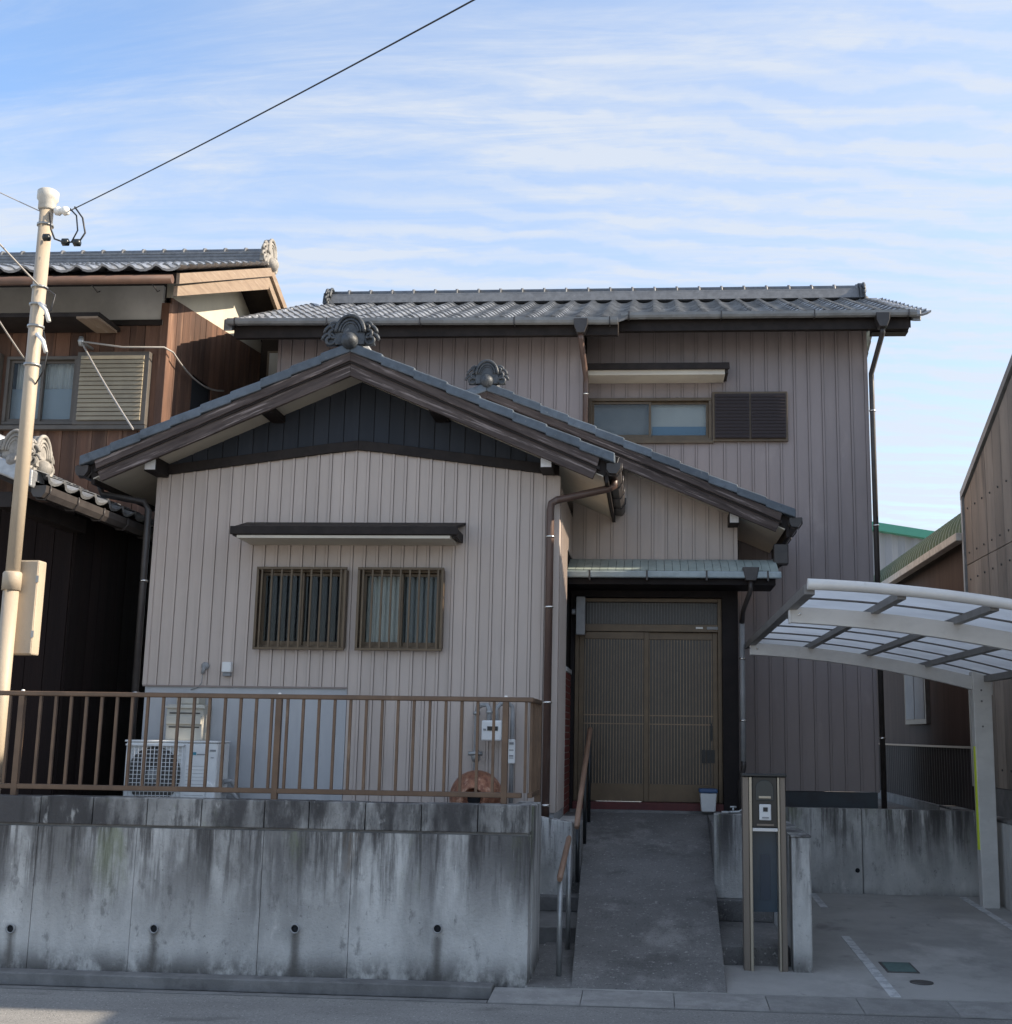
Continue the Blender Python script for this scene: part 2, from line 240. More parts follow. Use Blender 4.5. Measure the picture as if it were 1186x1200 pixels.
# ---------------------------------------------------------------- builders
WL = {}                                      # world location of every object's origin
def tag(o, label=None, cat=None, group=None, kind=None):
    for k, v in (('label', label), ('category', cat), ('group', group), ('kind', kind)):
        if v: o[k] = v
    return o
def thing(name, loc, label, cat, group=None):
    o = bpy.data.objects.new(name, None); o.empty_display_size = .2; COL.objects.link(o); o.location = loc; WL[o.name] = Vector(loc)
    return tag(o, label, cat, group)
def link(name, me, parent, wloc=None, rot=None):
    o = bpy.data.objects.new(name, me); COL.objects.link(o)
    base = WL[parent.name] if parent else Vector((0, 0, 0))
    wloc = Vector(wloc) if wloc is not None else base
    if parent: o.parent = parent
    o.location = wloc-base
    if rot is not None: o.rotation_mode = 'QUATERNION'; o.rotation_quaternion = rot
    WL[o.name] = wloc; return o
class MB:
    def __init__(s): s.v = []; s.f = []; s.s = []
    def add(s, vs, fs, smooth=False):
        k = len(s.v); s.v += [Vector(a) for a in vs]
        for f in fs: s.f.append([k+i for i in f]); s.s.append(smooth)
        return s
    def hexa(s, p): return s.add(p, [(0, 1, 2, 3), (4, 7, 6, 5), (0, 4, 5, 1), (1, 5, 6, 2), (2, 6, 7, 3), (3, 7, 4, 0)])
    def box(s, x0, x1, y0, y1, z0, z1): return s.hexa([(x0, y0, z0), (x1, y0, z0), (x1, y1, z0), (x0, y1, z0), (x0, y0, z1), (x1, y0, z1), (x1, y1, z1), (x0, y1, z1)])
    def prism(s, poly, vec, smooth=False):
        n = len(poly); vec = Vector(vec); p = [Vector(a) for a in poly]
        k = len(s.v); s.v += p+[a+vec for a in p]
        s.f.append([k+i for i in range(n)]); s.s.append(False); s.f.append([k+n+i for i in reversed(range(n))]); s.s.append(False)
        for i in range(n):
            j = (i+1) % n; s.f.append([k+i, k+n+i, k+n+j, k+j]); s.s.append(smooth)
        return s
    def tube(s, pts, r, n=8, closed=False):
        pts = [Vector(p) for p in pts]; m = len(pts); rs = r if isinstance(r, (list, tuple)) else [r]*m
        rings = []; ref = None
        for i, p in enumerate(pts):
            a = pts[i-1] if (i > 0 or closed) else p; b = pts[(i+1) % m] if (i < m-1 or closed) else p
            d = (b-a).normalized()
            if ref is None: ref = Vector((0, 0, 1)) if abs(d.z) < .9 else Vector((1, 0, 0))
            u = (ref-d*ref.dot(d)).normalized(); v = d.cross(u); ref = u
            k = len(s.v); s.v += [p+(u*math.cos(t)+v*math.sin(t))*rs[i] for t in [2*math.pi*q/n for q in range(n)]]; rings.append(k)
        for i in range(m if closed else m-1):
            a, b = rings[i], rings[(i+1) % m]
            for q in range(n): s.f.append([a+q, a+(q+1) % n, b+(q+1) % n, b+q]); s.s.append(True)
        if not closed:
            s.f.append([rings[0]+q for q in reversed(range(n))]); s.s.append(False); s.f.append([rings[-1]+q for q in range(n)]); s.s.append(False)
        return s
    def lathe(s, c, prof, n=20, axis='z'):
        c = Vector(c); rings = []
        for r, h in prof:
            k = len(s.v)
            for q in range(n):
                t = 2*math.pi*q/n; a, b = r*math.cos(t), r*math.sin(t)
                s.v.append(c+(Vector((a, b, h)) if axis == 'z' else Vector((a, -h, b)) if axis == 'y' else Vector((h, a, b))))
            rings.append(k)
        for i in range(len(rings)-1):
            a, b = rings[i], rings[i+1]
            for q in range(n): s.f.append([a+q, a+(q+1) % n, b+(q+1) % n, b+q]); s.s.append(True)
        s.f.append([rings[0]+q for q in reversed(range(n))]); s.s.append(False); s.f.append([rings[-1]+q for q in range(n)]); s.s.append(False)
        return s
    def mesh(s, name, m, off=Vector((0, 0, 0)), fix=True):
        me = bpy.data.meshes.new(name); me.from_pydata([v-off for v in s.v], [], s.f)
        me.polygons.foreach_set('use_smooth', s.s)
        if fix:
            b = bmesh.new(); b.from_mesh(me); bmesh.ops.recalc_face_normals(b, faces=b.faces); b.to_mesh(me); b.free()
        me.materials.append(MATS[m]); return me
    def build(s, name, m, parent=None, bev=0, label=None, kind=None, cat=None, group=None):
        off = WL[parent.name] if parent else Vector((0, 0, 0))
        o = link(name, s.mesh(name, m, off), parent)
        if bev:
            md = o.modifiers.new('bevel', 'BEVEL'); md.width = bev; md.segments = 2; md.limit_method = 'ANGLE'
        return tag(o, label, cat, group, kind)
def B(name, m, parent, *a, **k): return MB().box(*a).build(name, m, parent, **k)
def based(o):                                # moves a lone top-level mesh's origin to the middle of its base
    me = o.data; xs = [v.co for v in me.vertices]
    c = Vector(((min(v.x for v in xs)+max(v.x for v in xs))/2, (min(v.y for v in xs)+max(v.y for v in xs))/2, min(v.z for v in xs)))
    for v in me.vertices: v.co -= c
    o.location = c; WL[o.name] = c; return o
def boards(parent, axis, const, out, a0, a1, w, zb, zt, holes, m, mback, name='board', th=.009, gap=.006, back=.05, rib=None):
    """vertical cladding boards, each an object, on a backing wall; axis 'Y': plane Y=const facing out*(Y), running along X"""
    fb = zb if callable(zb) else (lambda a: zb); ft = zt if callable(zt) else (lambda a: zt)
    def P(a, d, z): return (a, const+out*d, z) if axis == 'Y' else (const+out*d, a, z)
    vec = (0, out, 0) if axis == 'Y' else (out, 0, 0)
    def pieces(mb, a, b, d0, d1, ins):
        cuts = sorted({a, b, *[h for H in holes for h in H[:2] if a < h < b]})
        for p, q in zip(cuts, cuts[1:]):
            mid = (p+q)/2; segs = [(None, None)]; hz = sorted([(H[2], H[3]) for H in holes if H[0] < mid < H[1]])
            lo = None; spans = []
            for h0, h1 in hz: spans.append((lo, h0)); lo = h1
            spans.append((lo, None))
            for s0, s1 in spans:
                zp0 = fb(p) if s0 is None else s0; zq0 = fb(q) if s0 is None else s0; zp1 = ft(p) if s1 is None else s1; zq1 = ft(q) if s1 is None else s1
                if zp1-zp0 < .004 and zq1-zq0 < .004: continue
                mb.prism([P(p, d0, zp0), P(q, d0, zq0), P(q, d0, max(zq1, zq0)), P(p, d0, max(zp1, zp0))], Vector(vec)*(d1-d0))
    n = max(1, round((a1-a0)/w)); w = (a1-a0)/n
    bk = MB()
    for i in range(n): pieces(bk, a0+i*w, a0+(i+1)*w, -back, 0, 0)
    bk.build('backing', mback, parent)
    if rib is None: rib = .024 if m.startswith('siding') and w < .2 else 0
    cells = []
    for i in range(n):
        a = a0+i*w; b = a+w
        if rib: cells += [(a+gap/2, b-rib-gap/2, th, name), (b-rib+.001, b-.001, th+.010, 'rib')]
        else: cells.append((a+gap/2, b-gap/2, th+random.uniform(0, .003), name))
    for a, b, t_, nm in cells:
        mb = MB(); pieces(mb, a, b, 0, t_, 0)
        pcs = [mb.v[k:k+8] for k in range(0, len(mb.v), 8)]; zone = {}
        for pc in pcs: zone.setdefault(sum(min(v.z for v in pc) > H[2] for H in holes if H[0] < b and H[1] > a), []).append(pc)
        cov = [H for H in holes if H[0] <= a and H[1] >= b]
        for grp in (zone.values() if cov else [pcs]):
            if not grp: continue
            b2 = MB()
            for pc in grp: b2.add(pc, [(0, 1, 2, 3), (7, 6, 5, 4), (0, 4, 5, 1), (1, 5, 6, 2), (2, 6, 7, 3), (3, 7, 4, 0)])
            b2.build(nm, m, parent)
# roof tiles ------------------------------------------------------
TW, TE = .272, .235
_prof = [(0, .050), (.022, .056), (.05, .044), (.085, .014), (.13, .002), (.185, .004), (.235, .020), (.272, .044)]
def tile_mb(u=Vector((1, 0, 0)), v=Vector((0, 1, 0)), n=Vector((0, 0, 1)), o=Vector((0, 0, 0)), mb=None):
    mb = mb or MB(); pts = []
    for (vv, lift) in ((0, .026), (TE+.03, .002)):
        for a, h in _prof: pts.append(o+u*a+v*vv+n*(h+lift))
    for a, h in _prof: pts.append(o+u*a+v*.004+n*(h+.002))
    k = len(_prof); fs = [(i, i+1, k+i+1, k+i) for i in range(k-1)]
    mb.add(pts, fs, True); mb.add(pts[:k]+pts[2*k:], [(k+i, k+i+1, i+1, i) for i in range(k-1)]); return mb
TILE_ME = None
def tile_field(parent, o, u, v, ncol, nrow, limit, m='tile', skip=None):
    global TILE_ME
    u, v, o = Vector(u).normalized(), Vector(v).normalized(), Vector(o); n = u.cross(v)
    if TILE_ME is None: TILE_ME = {}
    if m not in TILE_ME: TILE_ME[m] = tile_mb().mesh('roof_tile', m, fix=False)
    rot = Matrix((u, v, n)).transposed().to_quaternion(); cnt = 0; rest = MB()
    for r in range(nrow):
        for c in range(ncol):
            if skip and skip(c, r): continue
            p = o+u*(c*TW)+v*(r*TE)
            if cnt < limit: link('roof_tile', TILE_ME[m], parent, p+n*random.uniform(-.003, .003), rot); cnt += 1
            else: tile_mb(u, v, n, p, rest)
    if rest.f:
        off = WL[parent.name]; ob = link('roof_tile_field', rest.mesh('roof_tile_field', m, off, fix=False), parent); ob['kind'] = 'stuff'
def ornament(parent, c, w, h, m, ax='Y', name='ridge_ornament'):
    """ridge-end ornament (arched face, boss, scrolls); ax 'Y' faces the street, 'X' faces along X"""
    c = Vector(c); mb = MB()
    def P(a, z, d): return c+(Vector((a, -d, z)) if ax == 'Y' else Vector((d, a, z)))
    R = w*.30; cz = h*.40
    arc = [(math.cos(t), math.sin(t)) for t in [math.pi*i/14 for i in range(15)]]
    mb.prism([P(R*x, cz+(h-cz)*y, 0) for x, y in arc]+[P(-R, 0, 0), P(R, 0, 0)], P(0, 0, .07)-P(0, 0, 0), True)
    for k, rr in ((.97, .020), (.74, .013), (.56, .010)):
        mb.tube([P(R*k*x, cz+(h-cz)*k*y, .072) for x, y in arc], rr*w/.46, 6)
    for sgn in (-1, 1):
        for (ax0, az0, r0) in ((.36, .40, .085), (.42, .16, .075), (.33, .62, .05)):
            sp = []
            for i in range(20):
                t = i/19*2.6*math.pi; r = r0*w/.46*(1-.75*i/19); sp.append(P(sgn*(ax0*w+r*math.cos(t)), az0*h+r*math.sin(t), .045+.012*i/19))
            mb.tube(sp, .017*w/.46, 6)
        mb.prism([P(sgn*.24*w, 0, .0), P(sgn*.5*w, 0, 0), P(sgn*.46*w, h*.25, 0), P(sgn*.40*w, h*.55, 0), P(sgn*.24*w, h*.7, 0)], P(0, 0, .045)-P(0, 0, 0))
    prof = [(.001, .078)]+[(.075*w/.46*math.sin(math.pi*i/16), 0) for i in range(0)]
    o = mb.build(name, m, parent)
    bs = MB(); r = .082*w/.46; q = [(max(.001, r*math.sin(math.pi*i/10)), -r*math.cos(math.pi*i/10)) for i in range(11)]
    bs.lathe(P(0, h*.10, .075), q, 18, 'z'); bs.build('boss', m, parent)
    return o
def window(parent, x0, x1, z0, z1, Y, m='bronze', curtains=('curtain_blue', 'curtain_blue'), name='window', dep=.07, fr=.035, glassm='glass', half=None, flat=False):
    """sliding window in a wall facing the street at Y: frame mesh is the part, its pieces are sub-parts"""
    f = MB(); y0, y1 = Y-.03, Y+dep
    f.box(x0, x1, y0, y1, z0, z0+fr).box(x0, x1, y0, y1, z1-fr, z1).box(x0, x0+fr, y0, y1, z0+fr, z1-fr).box(x1-fr, x1, y0, y1, z0+fr, z1-fr)
    wn = f.build(name, m, parent, bev=.003)
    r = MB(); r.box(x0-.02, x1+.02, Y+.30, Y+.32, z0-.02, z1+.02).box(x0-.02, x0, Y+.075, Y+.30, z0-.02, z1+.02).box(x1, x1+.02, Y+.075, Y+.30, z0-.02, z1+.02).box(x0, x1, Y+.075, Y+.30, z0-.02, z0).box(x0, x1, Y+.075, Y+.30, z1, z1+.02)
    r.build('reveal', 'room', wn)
    xm = (x0+x1)/2; st = .028
    for i, (a, b) in enumerate(((x0+fr, xm+st/2), (xm-st/2, x1-fr))):
        yy = Y+.002+i*.026; s = MB(); c0, c1 = z0+fr+.001, z1-fr-.001
        s.box(a, a+st, yy, yy+.022, c0, c1).box(b-st, b, yy, yy+.022, c0, c1).box(a+st, b-st, yy, yy+.022, c0, c0+st*1.3).box(a+st, b-st, yy, yy+.022, c1-st, c1)
        s.build('sash', m, wn, bev=.002)
        B('pane', glassm, wn, a+st, b-st, yy+.008, yy+.013, c0+st*1.3, c1-st)
        cm = curtains[i]
        if cm:
            mb = MB(); k = 36; top = z1-fr; a2, b2 = a+.01, b-.01; vs = []
            for j in range(k+1):
                x = a2+(b2-a2)*j/k; d = Y+.09+(0 if flat else .03+.014*math.sin(j*1.35)+.006*math.sin(j*.6+1)); vs += [(x, d, z0+fr-.02), (x, d, top)]
            mb.add(vs, [(2*j, 2*j+2, 2*j+3, 2*j+1) for j in range(k)], True); mb.build('curtain', cm, wn)
    return wn
def pipe(parent, pts, r, m, name='downpipe', clips=(), n=10):
    o = MB().tube(pts, r, n).build(name, m, parent)
    for c in clips:
        c = Vector(c); MB().lathe(c, [(r+.006, -.008), (r+.006, .008)], 12).box(c.x-.008, c.x+.008, c.y+r-.004, c.y+r+.05, c.z-.007, c.z+.007).build('pipe_clip', 'chrome', parent)
    return o

# ================================================================ SETTING
tag(based(MB().box(-400, 400, -400, 600, -1.4, -.06).build('ground', 'ground_bounce')), kind='structure')
tag(based(MB().box(-150, 150, 1.6, 7.60, -.05, 0).build('road', 'asphalt')), kind='structure')
def slope_z(y): return .03+(y-7.96)*.024
dv = MB(); dv.hexa([(-.79, 7.96, -.05), (3.16, 7.96, -.05), (3.16, 12.25, -.05), (-.79, 12.25, -.05), (-.79, 7.96, slope_z(7.96)), (3.16, 7.96, slope_z(7.96)), (3.16, 12.25, slope_z(12.25)), (-.79, 12.25, slope_z(12.25))])
tag(based(dv.build('driveway', 'drive_concrete')), kind='structure')
kerb = thing('kerb', (1.6, 7.78, 0), None, None); kerb['kind'] = 'structure'
B('kerb_bed', 'concrete_dark', kerb, -.98, 5.2, 7.605, 7.955, -.05, .004)
x = -.98
for i in range(11):
    wd = .56+random.uniform(-.01, .01); MB().hexa([(x+.002, 7.612, .0), (x+wd-.002, 7.612, 0), (x+wd-.002, 7.95, 0), (x+.002, 7.95, 0), (x+.002, 7.612, .010+random.uniform(0, .003)), (x+wd-.002, 7.612, .010), (x+wd-.002, 7.95, .028), (x+.002, 7.95, .028)]).build('kerb_slab', 'kerb_concrete', kerb, bev=.003); x += wd
gut = thing('gutter', (-4, 7.8, -.06), None, None); gut['kind'] = 'structure'
B('gutter_bed', 'concrete_dark', gut, -12, -.985, 7.605, 7.998, -.055, -.035)
B('gutter_ledge', 'concrete_dark', gut, -12, -.985, 7.86, 7.996, -.034, .045, bev=.008)
B('gutter_edge', 'concrete_dark', gut, -12, -.985, 7.606, 7.66, -.034, .008, bev=.004)
# raised yard behind the walls
yd = MB(); yd.box(-12, -1.06, 8.16, 10.40, -.05, .84); yd.box(-1.06, -.92, 8.16, 8.70, -.05, .84); yd.box(-12, -.80, 10.40, 24, -.05, .84)
yd.box(-.80, 1.02, 12.25, 24, -.05, .84); yd.box(-.80, -.67, 10.43, 12.25, -.05, .84); yd.box(.58, 1.02, 10.17, 12.25, -.05, .84)
yd.box(1.02, 3.42, 12.32, 24, -.05, .70)
tag(based(yd.build('yard', 'yard_soil')), kind='structure')
# ramp over the old steps
rz0, rz1, ry0, ry1 = .036, .872, 7.97, 12.20
rmp = MB(); rmp.hexa([(-.50, ry0, -.04), (.47, ry0, -.04), (.54, ry1, .4), (-.645, ry1, .4), (-.50, ry0, rz0), (.47, ry0, rz0), (.54, ry1, rz1), (-.645, ry1, rz1)])
tag(based(rmp.build('ramp', 'ramp_concrete', bev=.006)), kind='structure')
pd = MB().hexa([(-.775, 7.965, .0), (-.50, 7.965, .0), (-.535, 9.42, .0), (-.775, 9.42, .0), (-.775, 7.965, .036), (-.50, 7.965, .036), (-.535, 9.42, .078), (-.775, 9.42, .078)])
tag(based(pd.build('entry_pad', 'ramp_concrete')), kind='structure')
stp = thing('steps', (.1, 9.6, 0), None, None); stp['kind'] = 'structure'
B('step', 'concrete_dark', stp, -.983, -.40, 9.36, 10.40, .0, .185, bev=.008); B('step', 'concrete_dark', stp, -.983, -.40, 10.16, 10.42, .186, .30, bev=.008); B('niche_floor', 'ramp_concrete', stp, -.983, -.778, 8.725, 9.359, .0, .062)
B('step', 'ramp_concrete', stp, .40, .952, 8.80, 10.1, .0, .175, bev=.008); B('step', 'ramp_concrete', stp, .40, .952, 9.92, 10.2, .176, .335, bev=.008)
MB().hexa([(-.983, 10.28, .18), (-.655, 10.28, .18), (-.655, 10.42, .18), (-.983, 10.42, .18), (-.983, 10.28, .925), (-.655, 10.28, .875), (-.655, 10.42, .875), (-.983, 10.42, .925)]).build('landing_wall', 'concrete', stp, bev=.008); B('landing_wall', 'concrete_light', stp, -.80, -.657, 10.422, 11.2, .3, .87, bev=.006)  # side piece in paler concrete, its lit face put into the colour
B('landing_wall', 'concrete', stp, .50, .95, 10.02, 10.16, .335, .985, bev=.008)

def rx(y, a, b): return a+(b-a)*(y-ry0)/(ry1-ry0)
for (o_, a_, b_, y_) in ((-.815, -.50, -.645, 10.42), (.95, .47, .54, 10.16)):
    e0, e1 = rx(y_, a_, b_), b_; MB().hexa([(o_, y_, .2), (e0, y_, .2), (e1, 12.15, .2), (o_, 12.15, .2), (o_, y_, .850), (e0, y_, .850), (e1, 12.15, .850), (o_, 12.15, .850)]).build('landing_slab', 'ramp_concrete', stp)
B('porch_step', 'concrete_dark', stp, -.80, 1.0, 12.10, 12.52, .5, .876, bev=.006)
pl = thing('parking_lines', (2.2, 10, .06), None, None); pl['kind'] = 'structure'
for (xa, y0_, y1_) in ((1.47, 7.99, 9.97), (1.50, 11.35, 12.15), (2.90, 10.2, 12.15)):
    MB().hexa([(xa, y0_, slope_z(y0_)), (xa+.065, y0_, slope_z(y0_)), (xa+.065, y1_, slope_z(y1_)), (xa, y1_, slope_z(y1_)), (xa, y0_, slope_z(y0_)+.004), (xa+.065, y0_, slope_z(y0_)+.004), (xa+.065, y1_, slope_z(y1_)+.004), (xa, y1_, slope_z(y1_)+.004)]).build('painted_line', 'paint_white', pl)

# ================================================================ RETAINING WALL
rw = thing('retaining_wall', (-4, 8.08, 0), 'long stained concrete retaining wall with weep holes beside the road', 'wall')
seams = [-9.0, -8.0, -7.0, -6.0, -5.0, -4.055, -3.38, -2.527, -1.938, -.78]
for a, b in zip(seams, seams[1:]):
    cx = (a+b)/2
    MB().box(a+.0015, b-.0015, 8.0+random.uniform(0, .004), 8.17, -.04, .945).build('panel', 'concrete', rw, bev=.0025)
B('core', 'concrete', rw, -9, -.79, 8.012, 8.165, -.04, .94)
B('groove', 'concrete_dark', rw, -9, -.795, 8.02, 8.165, .945, .962)
caps = [-9.0+.37*i for i in range(14)]
caps = [c for c in caps if c < -4.2]+[-4.05, -3.69, -3.32, -2.953, -2.53, -2.233, -1.86, -1.49, -1.121, -.785]
for a, b in zip(caps, caps[1:]):
    B('cap_block', 'concrete_cap', rw, a+.003, b-.003, 7.992+random.uniform(0, .005), 8.175, .962, 1.137+random.uniform(-.002, .003), bev=.006)
B('return_wall', 'concrete', rw, -.93, -.772, 8.178, 8.72, -.04, 1.125, bev=.008)
MB().hexa([(-1.10, 8.69, -.04), (-.985, 8.69, -.04), (-.985, 10.36, -.04), (-1.10, 10.36, -.04), (-1.10, 8.69, .93), (-.985, 8.69, .93), (-.985, 10.36, .90), (-1.10, 10.36, .90)]).build('return_wall', 'concrete', rw, bev=.008)
for px_ in (13, 181, 346, 513):
    p = at(px_, 1088, 8.0); MB().lathe((p.x, 7.995, p.z), [(.024, -.03), (.030, -.03), (.030, .012), (.024, .012), (.023, -.02)], 16, 'y').build('weep_pipe', 'plastic_grey', rw)
    MB().lathe((p.x, 7.997, p.z), [(.001, 0), (.0235, 0), (.0235, .0015), (.001, .0015)], 16, 'y').build('weep_hole', 'room', rw)
# railing on the wall
rl = thing('railing', (-3, 8.1, 1.137), 'brown metal railing with upright bars on top of the stained wall', 'railing')
RX0, RX1, RY, RYB = -9.0, -.80, 8.10, 8.70
MB().box(RX0, RX1+.02, RY-.022, RY+.022, 1.80, 1.832).build('top_rail', 'rail_bronze', rl, bev=.006)
MB().box(RX0, RX1-.05, RY-.016, RY+.016, 1.178, 1.212).build('bottom_rail', 'rail_bronze', rl, bev=.004)
MB().box(RX1-.022, RX1+.022, RY+.024, RYB, 1.80, 1.830).build('top_rail', 'rail_bronze', rl, bev=.006)
MB().box(RX1-.016, RX1+.016, RY+.024, RYB, 1.178, 1.210).build('bottom_rail', 'rail_bronze', rl, bev=.004)
posts = [at(22, 870, RY).x, at(325, 870, RY).x, at(592, 870, RY).x]; posts = [posts[0]-1.8, posts[0]-3.6]+posts
for p in posts:
    B('post', 'rail_bronze', rl, p-.02, p+.02, RY-.019, RY+.019, 1.12, 1.801, bev=.003)
    MB().lathe((p, RY-.004, 1.832), [(.012, -.002), (.012, .006), (.006, .010)], 10).build('rail_bolt', 'porcelain', rl)
B('post', 'rail_bronze', rl, RX1-.022, RX1+.022, RYB-.03, RYB+.012, 1.12, 1.801, bev=.003)
step_ = .1075; bm_ = MB().box(-.009, .009, -.009, .009, 0, .59).mesh('baluster', 'rail_bronze')
xx = RX1-.03
for i in range(76):
    if min(abs(xx-p) for p in posts) > .035: link('baluster', bm_, rl, (xx, RY, 1.211))
    xx -= step_
for i in range(5): link('baluster', bm_, rl, (RX1, RY+.06+i*.105, 1.210))

# ================================================================ MAIN HOUSE
house = thing('house', (-1, 13, .84), 'two-storey house clad in beige ribbed metal with two grey tiled front gables', 'house')
YG, XL, XR = 10.6, -4.51, -.83
def part(name): 
    o = bpy.data.objects.new(name, None); COL.objects.link(o); o.parent = house; WL[o.name] = WL['house'].copy(); return o
def gable_roof(tagname, Y0, Y1, Xr, Zr, sl, xl, xr, Yw, left=True):
    rf = MB(); cs = 1/math.sqrt(1+sl*sl)
    def zt(x): return Zr-sl*abs(x-Xr)
    sides = ([(xl, -1)] if left else [])+[(xr, 1)]
    for xe, sg in sides:
        a = xe-sg*.03
        rf.prism([(a, Y0+.09, zt(a)-.045), (Xr, Y0+.09, Zr-.045), (Xr, Y0+.09, Zr-.205), (a-sg*.06, Y0+.09, zt(a)-.185)], (0, Y1-Y0-.09, 0))
    if not left: rf.prism([(Xr-1.6, Y0+.09, zt(Xr-1.6)-.045), (Xr, Y0+.09, Zr-.045), (Xr, Y0+.09, Zr-.205), (Xr-1.6, Y0+.09, zt(Xr-1.6)-.205)], (0, Y1-Y0-.09, 0))
    r = rf.build('gable_roof', 'dark_trim', house)
    ends = [(xl if left else Xr-1.6, -1), (xr, 1)]
    for xe, sg in ends:
        e1 = xe-sg*.13; e2 = xe-sg*.19
        MB().prism([(Xr, Y0+.02, Zr-.082), (e1, Y0+.02, zt(e1)-.082), (e1-sg*.02, Y0+.02, zt(e1)-.155), (Xr, Y0+.02, Zr-.165)], (0, .05, 0)).build('barge_board', 'barge_wood_left' if sg < 0 else 'barge_wood_right', r, bev=.004)
        MB().prism([(Xr, Y0+.05, Zr-.178), (e1-sg*.02, Y0+.05, zt(e1-sg*.02)-.178), (e2, Y0+.05, zt(e2)-.285), (Xr, Y0+.05, Zr-.295)], (0, .04, 0)).build('barge_board', 'barge_wood_left' if sg < 0 else 'barge_wood_right', r, bev=.004)
        MB().prism([(Xr, Y0+.035, Zr-.160), (e1, Y0+.035, zt(e1)-.152), (e1, Y0+.035, zt(e1)-.182), (Xr, Y0+.035, Zr-.182)], (0, .05, 0)).build('barge_strip', 'dark_trim', r)
        a = xe-sg*.10
        MB().prism([(a, Y0+.091, zt(a)-.206), (Xr, Y0+.091, Zr-.206), (Xr, Y0+.091, Zr-.222), (a, Y0+.091, zt(a)-.222)], (0, Y1-Y0-.10, 0)).build('soffit', 'soffit', r)
        n = int(abs(xe-Xr)/cs/.285); ln = abs(xe-Xr)/n
        for i in range(n):
            xa, xb = xe-sg*ln*i, xe-sg*ln*(i+1)
            if i == n-1: xb = Xr
            xb2 = xb-sg*.012 if i < n-1 else xb
            la, lb = .014, -.004
            MB().hexa([(xa, Y0, zt(xa)-.088+la), (xb2, Y0, zt(xb2)-.088+lb), (xb2, Y0+.20, zt(xb2)-.088+lb), (xa, Y0+.20, zt(xa)-.088+la), (xa, Y0, zt(xa)+la), (xb2, Y0, zt(xb2)+lb), (xb2, Y0+.20, zt(xb2)+lb+.01), (xa, Y0+.20, zt(xa)+la+.01)]).build('verge_tile', 'verge_tile', r, bev=.010)
    # tile field on the slopes
    for xe, sg in ends:
        nr = int(abs(xe-Xr)/cs/TE); nc = int((Y1-Y0-.2)/TW)
        v = Vector((-sg, 0, sl)).normalized(); u = Vector((0, sg, 0)); oy = Y0+.20 if sg > 0 else Y0+.20+nc*TW
        tile_field(r, (xe, oy, zt(xe)-.05), u, v, nc, nr, 0)
    MB().box(Xr-.09, Xr+.09, Y0+.10, Y1, Zr-.05, Zr+.05).build('ridge_base', 'ridge_tile', r); MB().tube([(Xr, Y0+.10, Zr+.06), (Xr, Y1, Zr+.06)], .075, 12).build('ridge_cap', 'ridge_tile', r)
    return r, zt
r1, zt1 = gable_roof('a', 10.10, 12.86, -2.66, 4.975, .437, -5.04, -.32, YG)
ornament(r1, (-2.665, 10.17, 4.955), .435, .265, 'ornament_tile')
r2, zt2 = gable_roof('b', 11.70, 13.36, -1.665, 5.075, .428, -3.2, 1.39, 12.2, left=False)
ornament(r2, (-1.665, 11.77, 5.06), .37, .24, 'ornament_tile')
# front gable wall
def trim_z(x): return 4.115-.132*abs(x+2.66)-(.0)
fwl = part('front_wall')
WL_HOLES = [(-3.52, -2.72, 2.30, 3.02), (-2.60, -1.84, 2.30, 3.02)]
boards(fwl, 'Y', YG, -1, XL, -2.67, .1155, 1.97, lambda x: trim_z(x), WL_HOLES, 'siding', 'siding_joint')
boards(fwl, 'Y', YG, -1, -2.67, XR-.002, .1155, .93, lambda x: trim_z(x), WL_HOLES, 'siding', 'siding_joint')
gw = part('gable_wall')
boards(gw, 'Y', YG+.004, -1, XL+.02, XR-.02, .142, lambda x: trim_z(x)+.085, lambda x: zt1(x)-.215, [], 'navy_siding', 'navy_joint', gap=.009)
for s in (-1, 1):
    e = -4.50 if s < 0 else -.83; c = -2.66
    pts = [(c, trim_z(c)-.01), (c+s*.25, trim_z(c+s*.25)-.003), (e, trim_z(e)-.005), (e, trim_z(e)+.085), (c+s*.25, trim_z(c+s*.25)+.085), (c, trim_z(c)+.078)]
    MB().prism([(a, YG-.045, z) for a, z in pts], (0, .045, 0)).build('belt_trim', 'dark_trim', gw, bev=.003)
    bx = -4.52 if s < 0 else -.93
    c_ = at(176, 543, 10.28) if s < 0 else at(640, 540, 10.28)
    B('eave_beam', 'dark_trim', gw, c_.x-.055, c_.x+.055, 10.29, 10.66, c_.z-.065, c_.z+.06)
    B('beam_cap', 'beam_white', gw, c_.x-.046, c_.x+.046, 10.275, 10.289, c_.z-.055, c_.z+.052)
for xc in (-3.42, -1.90):
    z = zt1(xc)-.218; B('purlin', 'dark_trim', gw, xc-.06, xc+.06, 10.20, 10.62, z-.06, z)
B('base_wall', 'foundation', fwl, XL+.015, -2.672, YG-.012, YG+.03, .82, 1.965)
B('drip_edge', 'siding_joint', fwl, XL-.004, -2.672, YG-.028, YG-.001, 1.958, 1.972)
B('corner_trim', 'siding', fwl, XR-.055, XR+.012, YG-.024, YG+.05, .93, trim_z(XR)-.01, bev=.004)
B('corner_trim', 'siding', fwl, XL-.012, XL+.03, YG-.022, YG+.05, 1.97, trim_z(XL)-.01, bev=.004)
B('plinth', 'foundation', fwl, -2.67, XR-.004, YG-.006, YG+.05, .80, .928)
